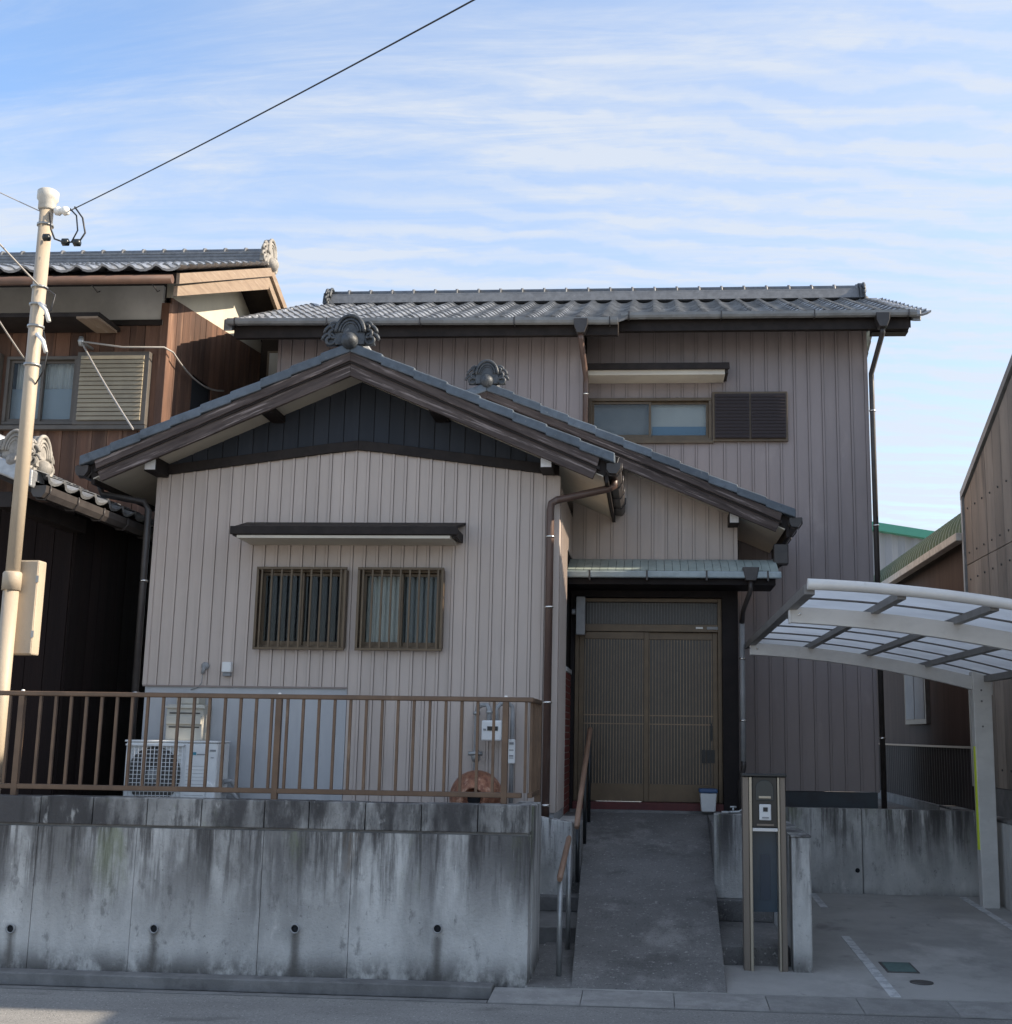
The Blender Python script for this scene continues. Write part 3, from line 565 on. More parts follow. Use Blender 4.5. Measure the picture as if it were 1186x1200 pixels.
# left and right flank of the front block
fl = part('side_wall')
boards(fl, 'X', XR, 1, YG+.055, 11.50, .115, .93, 3.78, [], 'siding', 'siding_joint')
boards(fl, 'X', XR, 1, 11.505, 12.2, .115, 3.36, 3.78, [], 'siding', 'siding_joint')
boards(fl, 'X', XL, -1, YG+.055, 13, .30, .90, 3.84, [], 'siding', 'siding_joint')
B('plinth', 'foundation', fl, XR-.05, XR+.004, YG+.052, 11.50, .8, .928)
B('porch_panel', 'porch_dark', fl, XR-.05, XR+.006, 11.505, 12.34, 2.22, 3.355)
# brick cheek beside the door
bk = MB(); br = MB(); z = .86; row = 0
while z < 2.17:
    y = 11.507+(0 if row % 2 else -.10)
    while y < 12.33:
        a, b = max(y, 11.507), min(y+.195, 12.333)
        if b-a > .03: br.box(XR-.02, XR+.022, a, b, z, z+.052)
        y += .205
    z += .063; row += 1
brick = br.build('brick_facing', 'brick', fl, kind='stuff'); B('mortar', 'mortar', fl, XR-.04, XR+.015, 11.505, 12.335, .85, 2.18); B('brick_coping', 'concrete_light', fl, XR-.03, XR+.03, 11.50, 12.336, 2.181, 2.225, bev=.005)
# windows with grilles
def grille(wn, x0, x1, z0, z1, Y, n):
    g = MB(); g.box(x0, x1, Y-.10, Y-.075, z0, z0+.022).box(x0, x1, Y-.10, Y-.075, z1-.022, z1).box(x0, x0+.022, Y-.099, Y-.02, z0+.023, z1-.023).box(x1-.022, x1, Y-.099, Y-.02, z0+.023, z1-.023); g.build('grille_frame', 'bronze', wn, bev=.002)
    for i in range(n):
        xx = x0+.05+(x1-x0-.1)*i/(n-1); B('grille_bar', 'bronze', wn, xx-.008, xx+.008, Y-.096, Y-.079, z0+.02, z1-.02)
w1 = window(fwl, -3.52, -2.72, 2.30, 3.02, YG, curtains=('curtain_blue', 'curtain_blue'), half=None); grille(w1, -3.515, -2.70, 2.29, 3.025, YG, 9)
w2 = window(fwl, -2.60, -1.84, 2.30, 3.02, YG, curtains=('curtain_pale', 'curtain_grey')); grille(w2, -2.60, -1.83, 2.29, 3.025, YG, 9)
hd = MB().prism([(-3.63, YG-.42, 3.315), (-1.70, YG-.42, 3.315), (-1.66, YG-.01, 3.42), (-3.66, YG-.01, 3.42)], (0, 0, .022)).build('window_hood', 'dark_trim', fwl)
B('hood_fascia', 'dark_trim', hd, -3.66, -1.66, YG-.445, YG-.415, 3.262, 3.335, bev=.006); B('hood_soffit', 'soffit', hd, -3.60, -1.73, YG-.43, YG-.02, 3.232, 3.256)
for a in (-3.63, -1.695): B('hood_end', 'dark_trim', hd, a-.015, a+.015, YG-.414, YG-.015, 3.255, 3.33)
# vent hood, sockets on the wall
p = at(217, 846, 10.4)
vh = MB().box(-4.20, -3.87, 10.38, 10.585, 1.49, 1.80).box(-4.13, -3.93, 10.40, 10.58, 1.80, 1.90).build('flue_vent', 'plastic_cream', fwl, bev=.012)
for z in (1.60, 1.72): B('vent_slot', 'print_black', vh, -4.17, -3.90, 10.374, 10.379, z, z+.010)
B('vent_hood_lip', 'plastic_cream', vh, -4.215, -3.855, 10.36, 10.40, 1.765, 1.785, bev=.004); B('vent_louvre', 'plastic_cream', vh, -4.19, -3.88, 10.355, 10.379, 1.63, 1.70, bev=.004)
p = at(267, 784, YG-.03); ob = MB().box(p.x-.042, p.x+.042, YG-.075, YG-.017, p.z-.03, p.z+.06).build('outlet_cover', 'plastic_white', fwl, bev=.008)
B('socket', 'print_grey', ob, p.x-.034, p.x+.034, YG-.06, YG-.02, p.z-.062, p.z-.031)
p = at(240, 783, YG-.03); MB().lathe((p.x, YG-.02, p.z+.02), [(.035, -.005), (.035, .01), (.02, .02)], 14, 'y').tube([(p.x, YG-.035, p.z+.02), (p.x-.012, YG-.05, p.z-.05)], [.02, .014], 10).tube([(p.x-.012, YG-.04, p.z-.05), (p.x-.02, YG-.03, p.z-.13), (p.x-.06, YG-.022, p.z-.17), (p.x-.12, YG-.02, p.z-.19)], .004, 5).build('cable_entry', 'plastic_grey', fwl)
# entry block
ew = part('entry_wall'); YE = 12.2
boards(ew, 'Y', YE, -1, XR+.018, .845, .141, 3.34, lambda x: zt2(x)-.215, [], 'siding', 'siding_joint')
B('corner_trim', 'siding', ew, .83, .858, YE-.02, YE+.03, 3.34, zt2(.85)-.23)
boards(ew, 'X', .85, 1, YE+.032, 13.37, .141, .9, 3.70, [], 'siding', 'siding_joint')
bx = .81; B('eave_beam', 'dark_trim', ew, bx-.05, bx+.05, 11.92, 12.26, zt2(bx)-.34, zt2(bx)-.232); B('beam_cap', 'beam_white', ew, bx-.043, bx+.043, 11.906, 11.919, zt2(bx)-.335, zt2(bx)-.235)
B('purlin', 'dark_trim', ew, -.42, -.30, 11.80, 12.25, zt2(-.36)-.33, zt2(-.36)-.236)
# porch: posts, lintel, sliding doors
YD = 12.34
B('porch_post', 'porch_dark', ew, .70, .856, YE-.02, YD+.05, .84, 3.335); B('porch_post', 'porch_dark', ew, -.815, -.775, YE-.01, YD+.05, .88, 3.335)
B('porch_lintel', 'porch_dark', ew, -.775, .70, YE-.015, YD+.05, 2.965, 3.335)
B('threshold', 'threshold', ew, -.775, .70, YE-.03, YD+.06, .84, .945, bev=.005)
df = MB(); df.box(-.775, -.735, YD-.05, YD+.05, .946, 2.965).box(.66, .70, YD-.05, YD+.05, .946, 2.965).box(-.735, .66, YD-.05, YD+.05, 2.925, 2.964).box(-.735, .66, YD-.055, YD+.05, 2.625, 2.70)
door = df.build('door_frame', 'bronze', ew, bev=.003)
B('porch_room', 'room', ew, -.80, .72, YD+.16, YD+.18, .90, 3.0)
B('transom_pane', 'door_glass', door, -.735, .66, YD+.005, YD+.012, 2.701, 2.924)
for i in range(46):
    xx = -.715+i*.030; B('transom_bar', 'alu_dark', door, xx-.003, xx+.003, YD-.004, YD+.004, 2.701, 2.924)
for k, (a, b, yy) in enumerate(((-.734, -.03, YD-.03), (-.085, .659, YD+.004))):
    s = MB(); st = .05
    s.box(a, a+st, yy, yy+.03, .947, 2.624).box(b-st, b, yy, yy+.03, .947, 2.624).box(a+st, b-st, yy, yy+.03, 2.55, 2.624).box(a+st, b-st, yy, yy+.03, .947, 1.12)
    leaf = s.build('sliding_door', 'bronze', ew, bev=.003)
    B('pane', 'door_glass', leaf, a+st, b-st, yy+.016, yy+.022, 1.12, 2.55)
    for z in (1.705, 1.79): B('mid_rail', 'lattice', leaf, a+st, b-st, yy+.004, yy+.0155, z-.005, z+.005)
    nb = 21
    for i in range(nb):
        xx = a+st+.012+(b-a-2*st-.024)*i/(nb-1); B('lattice_bar', 'lattice', leaf, xx-.0035, xx+.0035, yy+.006, yy+.0155, 1.12, 2.55)
B('door_rail_strip', 'chrome', door, -.55, -.10, YD-.065, YD-.05, .946, .952)
B('door_latch', 'porcelain', door, .44, .51, YD-.075, YD-.055, 2.655, 2.675); B('door_latch', 'plastic_grey', door, .55, .66, YD-.072, YD-.055, 2.65, 2.678)
B('door_pull', 'print_black', door, .585, .60, YD-.008, YD+.002, 1.55, 1.72)
for i in range(3): B('mail_sticker', 'print_black', door, .50+i*.045, .535+i*.045, YD-.004, YD-.002, 1.33, 1.46)
# wall lamp
lp = MB().lathe((-.80, 12.10, 2.80), [(.03, 0), (.03, .04)], 12, 'x').tube([(-.80, 12.10, 2.80), (-.72, 12.08, 2.79)], .012, 8).box(-.755, -.665, 12.04, 12.12, 2.57, 2.95).build('porch_lamp', 'plastic_grey', ew, bev=.008)
# copper awning
aw = part('awning'); na = 26; ax0, ax1 = -.815, 1.21
top = [(YE-.005-.56*t, 3.345-.03*t-.145*t*t) for t in [i/6 for i in range(7)]]
for i in range(na):
    a = ax0+(ax1-ax0)*i/na; b = ax0+(ax1-ax0)*(i+1)/na-.004
    mb = MB(); k = 7
    for j in range(k-1):
        sh0 = 0; mb.hexa([(a, top[j][0], top[j][1]-.012), (b, top[j][0], top[j][1]-.012), (b, top[j+1][0], top[j+1][1]-.012), (a, top[j+1][0], top[j+1][1]-.012), (a, top[j][0], top[j][1]), (b, top[j][0], top[j][1]), (b, top[j+1][0], top[j+1][1]), (a, top[j+1][0], top[j+1][1])])
    mb.build('awning_strip', 'copper_green', aw)
B('awning_board', 'porch_dark', aw, ax0, ax1-.03, YE-.54, YE-.004, 3.03, 3.145)
B('awning_gutter', 'awning_edge', aw, ax0-.03, ax1+.02, YE-.625, YE-.565, 3.085, 3.15, bev=.012)
for xx in (-.60, -.05, .52, 1.10): B('gutter_bracket', 'gutter_dark', aw, xx-.008, xx+.008, YE-.632, YE-.56, 3.06, 3.155)
MB().prism([(.86, 11.56, 3.19), (1.02, 11.56, 3.19), (.99, 11.56, 3.06), (.89, 11.56, 3.06)], (0, .10, 0)).build('rain_hopper', 'gutter_dark', aw, bev=.006)
pipe(aw, [(.94, 11.61, 3.07), (.94, 11.61, 2.98), (.885, 11.9, 2.80), (.885, 12.06, 2.70)], .024, 'gutter_dark'); pipe(aw, [(.885, 12.06, 2.70), (.885, 12.06, 1.36)], .026, 'plastic_grey', clips=[(.885, 12.06, 2.35), (.885, 12.06, 1.75)]); pipe(aw, [(.885, 12.06, 1.37), (.89, 12.06, 1.32), (.86, 12.10, 1.16), (.86, 12.12, .9)], .025, 'gutter_dark')
# gutters and pipes of the front gables
def eave_gutter(x, y0, y1, z, par, m='gutter_dark'):
    mb = MB(); pr = [(-.055, .03), (-.055, -.02), (-.035, -.055), (.03, -.06), (.06, -.02), (.065, .035), (.055, .035), (.05, -.015), (.026, -.048), (-.03, -.044), (-.045, -.015), (-.045, .03)]
    mb.prism([(x+a, y0, z+b) for a, b in pr], (0, y1-y0, 0)); g = mb.build('eave_gutter', m, par)
    MB().prism([(x+a, y0-.008, z+b) for a, b in pr[:6]], (0, .008, 0)).build('gutter_end', m, g)
    n = int((y1-y0)/.45)
    for i in range(n+1): yy = y0+.05+(y1-y0-.1)*i/max(1, n); MB().tube([(x-.06, yy, z+.05), (x-.058, yy, z-.03), (x-.03, yy, z-.066), (x+.035, yy, z-.07), (x+.072, yy, z-.02), (x+.072, yy, z+.04)], .007, 6).build('gutter_bracket', m, g)
    return g
eave_gutter(-.335, 10.14, 12.8, zt1(-.32)-.10, r1); eave_gutter(-5.03, 10.14, 12.8, zt1(-5.04)-.10, r1); eave_gutter(1.385, 11.74, 13.3, zt2(1.39)-.10, r2)
B('fascia', 'dark_trim', r1, -.405, -.375, 10.20, 12.8, zt1(-.4)-.26, zt1(-.4)-.05); B('fascia', 'dark_trim', r2, 1.305, 1.335, 11.8, 13.3, zt2(1.32)-.28, zt2(1.32)-.05); B('fascia', 'dark_trim', r1, -4.96, -4.93, 10.2, 12.8, zt1(-4.95)-.26, zt1(-4.95)-.05)
MB().box(1.19, 1.33, 11.86, 12.0, 3.26, 3.46).build('rain_hopper', 'gutter_dark', r2, bev=.01); pipe(r2, [(1.26, 11.95, 3.28), (1.2, 12.0, 3.24), (.95, 12.1, 3.20)], .03, 'gutter_dark')
gx = -.335; pz = zt1(-.32)-.20
pipe(r1, [(gx, 10.42, pz+.06), (gx, 10.42, pz-.01), (gx-.05, 10.42, pz-.035), (-.84, 10.47, 3.625), (-.885, 10.48, 3.60), (-.895, 10.48, 3.54), (-.895, 10.48, .82)], .034, 'pipe_brown', clips=[(-.895, 10.48, z) for z in (3.30, 2.68, 1.86, 1.0)])
pipe(r1, [(-5.03, 10.50, zt1(-5.04)-.15), (-5.0, 10.52, zt1(-5.04)-.25), (-4.62, 10.56, 3.62), (-4.58, 10.57, 3.55), (-4.575, 10.57, .82)], .031, 'gutter_dark', clips=[(-4.575, 10.57, z) for z in (2.9, 1.9)])
# upper storey
uw = part('upper_wall'); YU, YM = 12.9, 13.4
def zr(y): return 7.30-.425*(15.5-y)
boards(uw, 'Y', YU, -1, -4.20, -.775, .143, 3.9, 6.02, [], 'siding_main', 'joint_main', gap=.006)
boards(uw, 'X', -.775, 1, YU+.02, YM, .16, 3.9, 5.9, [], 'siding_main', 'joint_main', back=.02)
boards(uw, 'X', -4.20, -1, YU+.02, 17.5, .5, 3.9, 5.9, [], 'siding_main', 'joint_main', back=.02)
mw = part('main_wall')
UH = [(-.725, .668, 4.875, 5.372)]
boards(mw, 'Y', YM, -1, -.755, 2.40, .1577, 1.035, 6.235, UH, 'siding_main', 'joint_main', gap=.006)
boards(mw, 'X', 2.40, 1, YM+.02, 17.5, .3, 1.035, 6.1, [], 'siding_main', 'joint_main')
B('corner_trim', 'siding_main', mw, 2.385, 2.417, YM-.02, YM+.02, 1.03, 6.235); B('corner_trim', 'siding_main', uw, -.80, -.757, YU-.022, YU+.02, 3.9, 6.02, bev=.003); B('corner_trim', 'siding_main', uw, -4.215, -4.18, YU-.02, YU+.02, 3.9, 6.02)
B('plinth', 'base_grey', mw, .86, 2.395, YM-.004, YM+.05, .65, 1.03)
B('rear_wall', 'siding_joint', mw, -4.2, 2.4, 17.5, 17.6, .8, 6.0)
wn3 = window(mw, -.725, .668, 4.875, 5.372, YM, m='bronze', curtains=('blind_grey', 'blind'), name='window', flat=True)
B('blind_strip', 'blind_blue', wn3, 0.0, .63, YM+.078, YM+.082, 4.93, 5.06)
B('window_sill', 'bronze', wn3, -.755, .69, YM-.055, YM-.017, 4.838, 4.872, bev=.003)
sb = MB().box(.675, 1.515, YM-.06, YM-.018, 4.855, 5.43).build('shutter_box', 'bronze', mw, bev=.004)
for i, (a, b) in enumerate(((.70, 1.085), (1.105, 1.49))):
    B('shutter_panel', 'shutter_dark', sb, a, b, YM-.088, YM-.061, 4.885, 5.40)
    for j in range(13): z = 4.895+j*.0385; MB().hexa([(a+.008, YM-.098, z), (b-.008, YM-.098, z), (b-.008, YM-.069, z+.004), (a+.008, YM-.069, z+.004), (a+.008, YM-.098, z+.006), (b-.008, YM-.098, z+.006), (b-.008, YM-.069, z+.026), (a+.008, YM-.069, z+.026)]).build('slat', 'shutter_dark', sb)
hz = 5.60; h2 = MB().prism([(-.75, YM-.36, hz+.05), (.83, YM-.36, hz+.05), (.85, YM-.01, hz+.14), (-.75, YM-.01, hz+.14)], (0, 0, .02)).build('window_hood', 'dark_trim', mw)
B('hood_fascia', 'dark_trim', h2, -.75, .85, YM-.385, YM-.355, hz-.0, hz+.075, bev=.005); B('hood_soffit', 'soffit', h2, -.75, .80, YM-.354, YM-.02, hz-.055, hz-.035); B('hood_apron', 'soffit', h2, -.75, .80, YM-.35, YM-.335, hz-.035, hz+.04); B('hood_end', 'dark_trim', h2, .81, .835, YM-.354, YM-.018, hz-.04, hz+.07)
# rear wing glimpsed beside the neighbour
B('rear_wing', 'porch_dark', uw, -5.0, -4.22, 14.6, 14.7, 4.5, 6.6); rwn = MB().box(-4.9, -4.25, 14.56, 14.6, 5.55, 6.35).build('wing_window', 'old_frame', uw); B('pane', 'frosted', rwn, -4.87, -4.28, 14.553, 14.559, 5.58, 6.32)
# main roof
mr = MB(); EL, ER, XV0, XV1, XB = 12.36, 12.82, -4.62, 2.86, -.37
mr.prism([(XV0+.06, EL+.04, zr(EL)-.03), (XV0+.06, 15.5, 7.25), (XV0+.06, 15.5, 7.07), (XV0+.06, EL+.04, zr(EL)-.16)], (XB-XV0-.06, 0, 0))
mr.prism([(XB, ER+.04, zr(ER)-.03), (XB, 15.5, 7.25), (XB, 15.5, 7.07), (XB, ER+.04, zr(ER)-.16)], (XV1-.06-XB, 0, 0))
mr.prism([(XV0+.06, 15.5, 7.25), (XV0+.06, 18.2, 7.25-.425*2.7), (XV0+.06, 18.2, 7.07-.425*2.7), (XV0+.06, 15.5, 7.07)], (XV1-XV0-.12, 0, 0))
main_roof = mr.build('main_roof', 'dark_trim', house)
vdir = Vector((0, 1, .425)).normalized(); nc = int((XV1-XV0)/TW)+1; nl = round((XB-XV0)/TW)
cosv = vdir.y; nrow = int((15.42-EL)/cosv/TE)+1; sk = round((ER-EL)/cosv/TE)
tile_field(main_roof, (XV0, EL-.03, zr(EL)-.055), (1, 0, 0), vdir, nc, nrow, 300, skip=lambda c, r: c >= nl and r < sk)
tile_field(main_roof, (XV0+nc*TW, 18.2, 7.25-.425*2.7-.02), (-1, 0, 0), Vector((0, -1, .425)), nc, 12, 0)
# eave fascia and soffit
for a, b, e in ((XV0+.08, XB, EL), (XB+.002, XV1-.08, ER)):
    z = zr(e); B('fascia', 'dark_trim', main_roof, a, b, e+.035, e+.075, z-.17, z-.03)
    yw = YU if e == EL else YM
    MB().prism([(a, e+.076, z-.165), (a, yw+.02, zr(yw)-.165), (a, yw+.02, zr(yw)-.18), (a, e+.076, z-.18)], (b-a, 0, 0)).build('soffit', 'dark_trim', main_roof)
B('verge_beam', 'dark_trim', main_roof, 2.41, 2.80, 13.0, 13.15, 6.00, 6.14)
def front_gutter(a, b, y, z, m, slope=0):
    pr = [(p*.75, q*.72+.03) for p, q in [(-.06, .035), (-.06, -.01), (-.045, -.045), (0, -.06), (.045, -.045), (.06, -.01), (.06, .03), (.05, .03), (.05, -.008), (.036, -.036), (0, -.048), (-.036, -.036), (-.05, -.008), (-.05, .035)]]
    g = MB().prism([(a, y+p, z+q) for p, q in pr], (b-a, 0, slope)).build('eave_gutter', m, main_roof)
    for xe in (a-.006, b): MB().prism([(xe, y+p, z+q+(slope if xe > a else 0)) for p, q in pr[:7]], (.006, 0, 0)).build('gutter_end', m, g)
    n = int((b-a)/.9)
    for i in range(n+1): xx = a+.08+(b-a-.16)*i/n; B('gutter_bracket', 'gutter_dark', g, xx-.006, xx+.006, y-.050, y+.05, z-.020+slope*i/n, z+.060+slope*i/n)
front_gutter(-4.60, -.375, EL-.04, zr(EL)-.04, 'gutter_grey', -.03); front_gutter(-.34, 2.84, ER-.04, zr(ER)-.05, 'gutter_grey', 0)
for xx, e, yw in ((-.76, EL, YU), (2.48, ER, YM)):
    z = zr(e)-.08
    hp = MB().prism([(xx-.075, e-.11, z+.05), (xx+.075, e-.11, z+.05), (xx+.07, e-.11, z-.03), (xx+.04, e-.11, z-.11), (xx-.04, e-.11, z-.11), (xx-.07, e-.11, z-.03)], (0, .13, 0)).build('rain_hopper', 'gutter_dark', main_roof, bev=.006)
    if e == EL: pipe(main_roof, [(xx, e-.045, z-.10), (xx, e-.045, z-.16), (xx+.03, YU-.08, z-.42), (xx+.03, YU-.07, z-.52), (xx+.03, YU-.07, 4.0)], .030, 'pipe_brown', clips=[(xx+.03, YU-.07, z-.62)])
    else: pipe(main_roof, [(xx, e-.045, z-.10), (xx, e-.045, z-.16), (xx-.03, YM-.06, z-.45), (xx-.03, YM-.06, z-.55), (xx-.03, YM-.06, .72)], .030, 'gutter_dark', clips=[(xx-.03, YM-.06, zz) for zz in (5.2, 3.9, 2.6, 1.6)])
# ridge
MB().prism([(-4.40, 15.36, 7.28), (-4.40, 15.41, 7.42), (-4.40, 15.59, 7.42), (-4.40, 15.64, 7.28)], (7.1, 0, 0)).build('ridge_base', 'ridge_tile', main_roof)
for z in (7.30, 7.345, 7.39): B('ridge_course', 'ridge_tile', main_roof, -4.40, 2.70, 15.375+(z-7.3)*.3, 15.625-(z-7.3)*.3, z, z+.012)
nrc = 24
for i in range(nrc):
    a = -4.40+7.1*i/nrc; b = -4.40+7.1*(i+1)/nrc
    MB().tube([(a, 15.5, 7.43), (b-.03, 15.5, 7.43), (b-.03, 15.5, 7.43), (b, 15.5, 7.43)], [.062, .062, .078, .078], 12).build('ridge_cap', 'ridge_tile', main_roof)
ornament(main_roof, (-4.43, 15.5, 7.25), .44, .28, 'ornament_tile', 'X'); ornament(main_roof, (2.70, 15.5, 7.25), .44, .27, 'ornament_tile', 'X')
for xe, sg in ((XV0, -1), (XV1, 1)):                       # verge tiles of the main roof
    for i in range(12):
        e = EL if sg < 0 else ER; y0_ = e+(15.45-e)*i/12; y1_ = e+(15.45-e)*(i+1)/12+.01
        MB().hexa([(xe-.05, y0_, zr(y0_)-.10), (xe+.05, y0_, zr(y0_)-.10), (xe+.05, y1_, zr(y1_)-.11), (xe-.05, y1_, zr(y1_)-.11), (xe-.05, y0_, zr(y0_)+.035), (xe+.05, y0_, zr(y0_)+.035), (xe+.05, y1_, zr(y1_)+.02), (xe-.05, y1_, zr(y1_)+.02)]).build('verge_tile', 'tile', main_roof, bev=.015)

# ================================================================ THINGS IN THE FRONT YARD
ac = thing('air_conditioner', (-4.03, 10.35, .84), 'white air conditioner outdoor unit with round fan grille behind the railing', 'air conditioner')
B('casing', 'plastic_white', ac, -4.46, -3.66, 10.20, 10.50, .93, 1.475, bev=.015)
B('lid', 'plastic_white', ac, -4.47, -3.655, 10.19, 10.51, 1.476, 1.492, bev=.006)
fan = MB().lathe((-4.20, 10.197, 1.205), [(.235, -.002), (.235, .002), (.20, .003), (.001, .003)], 40, 'y').build('fan_opening', 'iron', ac)
hub = MB().lathe((-4.20, 10.192, 1.205), [(.001, 0), (.06, 0), (.06, .003), (.001, .003)], 24, 'y').build('fan_hub', 'plastic_grey', fan)
gmb = MB()
for i in range(15): xx = -4.44+i*.0345; gmb.tube([(xx, 10.178, .965), (xx, 10.178, 1.445)], .0032, 5)
for i in range(15): z = .965+i*.0343; gmb.tube([(-4.44, 10.181, z), (-3.957, 10.181, z)], .0032, 5)
gmb.box(-4.45, -3.945, 10.17, 10.199, .95, .965).box(-4.45, -3.945, 10.17, 10.199, 1.445, 1.46)
gmb.build('fan_grille', 'plastic_white', ac)
B('front_panel', 'plastic_white', ac, -3.935, -3.745, 10.192, 10.199, .95, 1.46, bev=.004)
for i in range(11): B('panel_groove', 'plastic_grey', ac, -3.92, -3.76, 10.1905, 10.1918, .98+i*.03, .983+i*.03)
B('badge', 'print_teal', ac, -3.868, -3.84, 10.189, 10.1915, 1.374, 1.398); B('badge_text', 'print_grey', ac, -3.835, -3.765, 10.189, 10.1915, 1.375, 1.384)
MB().prism([(-3.735, 10.185, .94), (-3.655, 10.185, .94), (-3.655, 10.185, 1.09), (-3.69, 10.185, 1.14), (-3.735, 10.185, 1.16)], (0, .10, 0)).build('valve_cover', 'plastic_white', ac, bev=.008)
B('info_label', 'print_grey', ac, -3.725, -3.675, 10.1975, 10.1998, 1.405, 1.42); B('info_label', 'print_grey', ac, -3.715, -3.69, 10.1975, 10.1998, 1.35, 1.356)
for xx in (-4.35, -3.80): B('foot', 'plastic_grey', ac, xx-.05, xx+.05, 10.17, 10.53, .838, .93, bev=.006)
MB().tube([(-3.65, 10.36, 1.15), (-3.59, 10.38, 1.16), (-3.56, 10.42, 1.10), (-3.55, 10.5, .95)], .022, 8).tube([(-3.65, 10.36, 1.07), (-3.56, 10.36, 1.06), (-3.50, 10.42, .95), (-3.46, 10.55, .86)], .018, 8).build('refrigerant_pipe', 'plastic_grey', ac)
gm = thing('gas_meter', (-1.34, 10.45, .84), 'white gas meter with grey pipes on the wall near the brown downpipe', 'gas meter')
B('meter_body', 'plastic_white', gm, -1.435, -1.265, 10.32, 10.45, 1.53, 1.70, bev=.012)
B('dial', 'print_black', gm, -1.385, -1.295, 10.314, 10.319, 1.615, 1.65); B('dial_marks', 'print_grey', gm, -1.42, -1.395, 10.316, 10.3195, 1.615, 1.63)
B('side_plate', 'plastic_white', gm, -1.25, -1.23, 10.34, 10.44, 1.53, 1.70, bev=.004)
MB().tube([(-1.50, 10.48, .83), (-1.50, 10.48, 1.76), (-1.49, 10.46, 1.81), (-1.45, 10.43, 1.83), (-1.40, 10.40, 1.83), (-1.38, 10.39, 1.79), (-1.38, 10.39, 1.69)], .020, 10).build('inlet_pipe', 'plastic_grey', gm)
MB().lathe((-1.50, 10.48, 1.40), [(.028, -.05), (.04, -.02), (.04, .02), (.028, .05)], 14).tube([(-1.56, 10.45, 1.42), (-1.44, 10.45, 1.42)], .018, 8).build('valve', 'galvanised', gm)
MB().lathe((-1.50, 10.48, 1.76), [(.03, -.015), (.03, .015)], 12).lathe((-1.38, 10.39, 1.77), [(.03, -.012), (.03, .012)], 12).build('pipe_union', 'galvanised', gm)
MB().tube([(-1.32, 10.39, 1.70), (-1.32, 10.39, 1.80), (-1.29, 10.41, 1.84), (-1.23, 10.45, 1.85), (-1.195, 10.48, 1.82), (-1.19, 10.48, 1.76), (-1.19, 10.48, .83)], .019, 10).build('outlet_pipe', 'plastic_grey', gm)
B('warning_tag', 'plastic_white', gm, -1.222, -1.158, 10.44, 10.458, 1.34, 1.545, bev=.01)
for z, t in ((1.50, .02), (1.45, .008), (1.40, .012), (1.385, .006)): B('tag_print', 'print_grey', gm, -1.21, -1.172, 10.437, 10.4405, z, z+t)
pot = thing('copper_pot', (-1.455, 10.25, .84), 'round hammered copper pot with a dark hole, sitting against the house wall', 'pot')
pr_ = .225; th0 = math.asin(.085/pr_); q = [(.055, pr_*math.cos(th0)-.07), (.080, pr_*math.cos(th0)-.012), (.088, pr_*math.cos(th0)+.008), (.10, pr_*math.cos(th0)+.003)]
for i in range(1, 19):
    t = th0+.09+(math.pi-.02-th0-.09)*i/18; q.append((max(.003, pr_*math.sin(t)*(1+random.uniform(-.012, .012))), pr_*math.cos(t)))
MB().lathe((-1.455, 10.27, 1.062), q, 36, 'y').build('shell', 'copper_pot', pot)
MB().lathe((-1.455, 10.27, 1.062), [(.001, .14), (.078, .14), (.078, .135), (.001, .135)], 24, 'y').build('opening', 'room', pot)
B('base', 'concrete_dark', pot, -1.60, -1.31, 10.12, 10.42, .83, .875)
# bin at the door
bn = thing('storage_bin', (.545, 12.08, .876), 'small white bin with a blue lid beside the sliding entrance doors', 'bin')
MB().hexa([(.478, 12.02, .876), (.612, 12.02, .876), (.612, 12.15, .876), (.478, 12.15, .876), (.464, 12.00, 1.055), (.626, 12.00, 1.055), (.626, 12.17, 1.055), (.464, 12.17, 1.055)]).build('tub', 'plastic_white', bn, bev=.012)
B('lid', 'plastic_blue', bn, .455, .635, 11.99, 12.18, 1.056, 1.095, bev=.012)
B('tap', 'galvanised', thing('garden_tap', (.60, 10.06, .98), 'small metal garden tap lying on the low wall beside the ramp', 'tap'), .56, .62, 10.06, 10.10, .984, 1.005, bev=.006)
gt = bpy.data.objects['garden_tap']; MB().tube([(.62, 10.08, .995), (.70, 10.08, 1.0), (.73, 10.07, 1.02), (.74, 10.05, .99)], .012, 8).build('spout', 'galvanised', gt); MB().tube([(.655, 10.08, 1.0), (.655, 10.08, 1.035)], .008, 6).tube([(.63, 10.08, 1.038), (.68, 10.08, 1.038)], .008, 6).build('handle', 'galvanised', gt)
# handrails
h1 = thing('handrail', (-.60, 8.75, .05), 'short handrail with grey steel posts and wooden grip beside the wall end', 'handrail')
for y, zb_, zt_ in ((8.27, .036, .655), (9.12, .05, .80)): MB().tube([(-.60, y, zb_), (-.60, y, zt_)], .018, 10).build('post', 'galvanised', h1); 
MB().tube([(-.60, 8.22, .655), (-.60, 8.25, .67), (-.605, 9.15, .84), (-.605, 9.18, .845)], [.017, .021, .021, .017], 12).build('grip', 'hand_wood', h1)
h2_ = thing('handrail', (-.60, 10.8, .4), 'long wooden handrail on black posts rising along the ramp to the door', 'handrail')
for y in (10.02, 11.05, 11.75): zb_ = rz0+(rz1-rz0)*(y-ry0)/(ry1-ry0)-.01; MB().tube([(-.592, y, zb_), (-.592, y, .90+.40*(y-9.92)-.01)], .017, 10).build('post', 'plastic_black', h2_)
MB().tube([(-.592, 9.88, .865), (-.592, 9.92, .90), (-.588, 11.75, 1.64), (-.588, 11.80, 1.65)], [.018, .023, .023, .018], 12).build('grip', 'hand_wood', h2_)
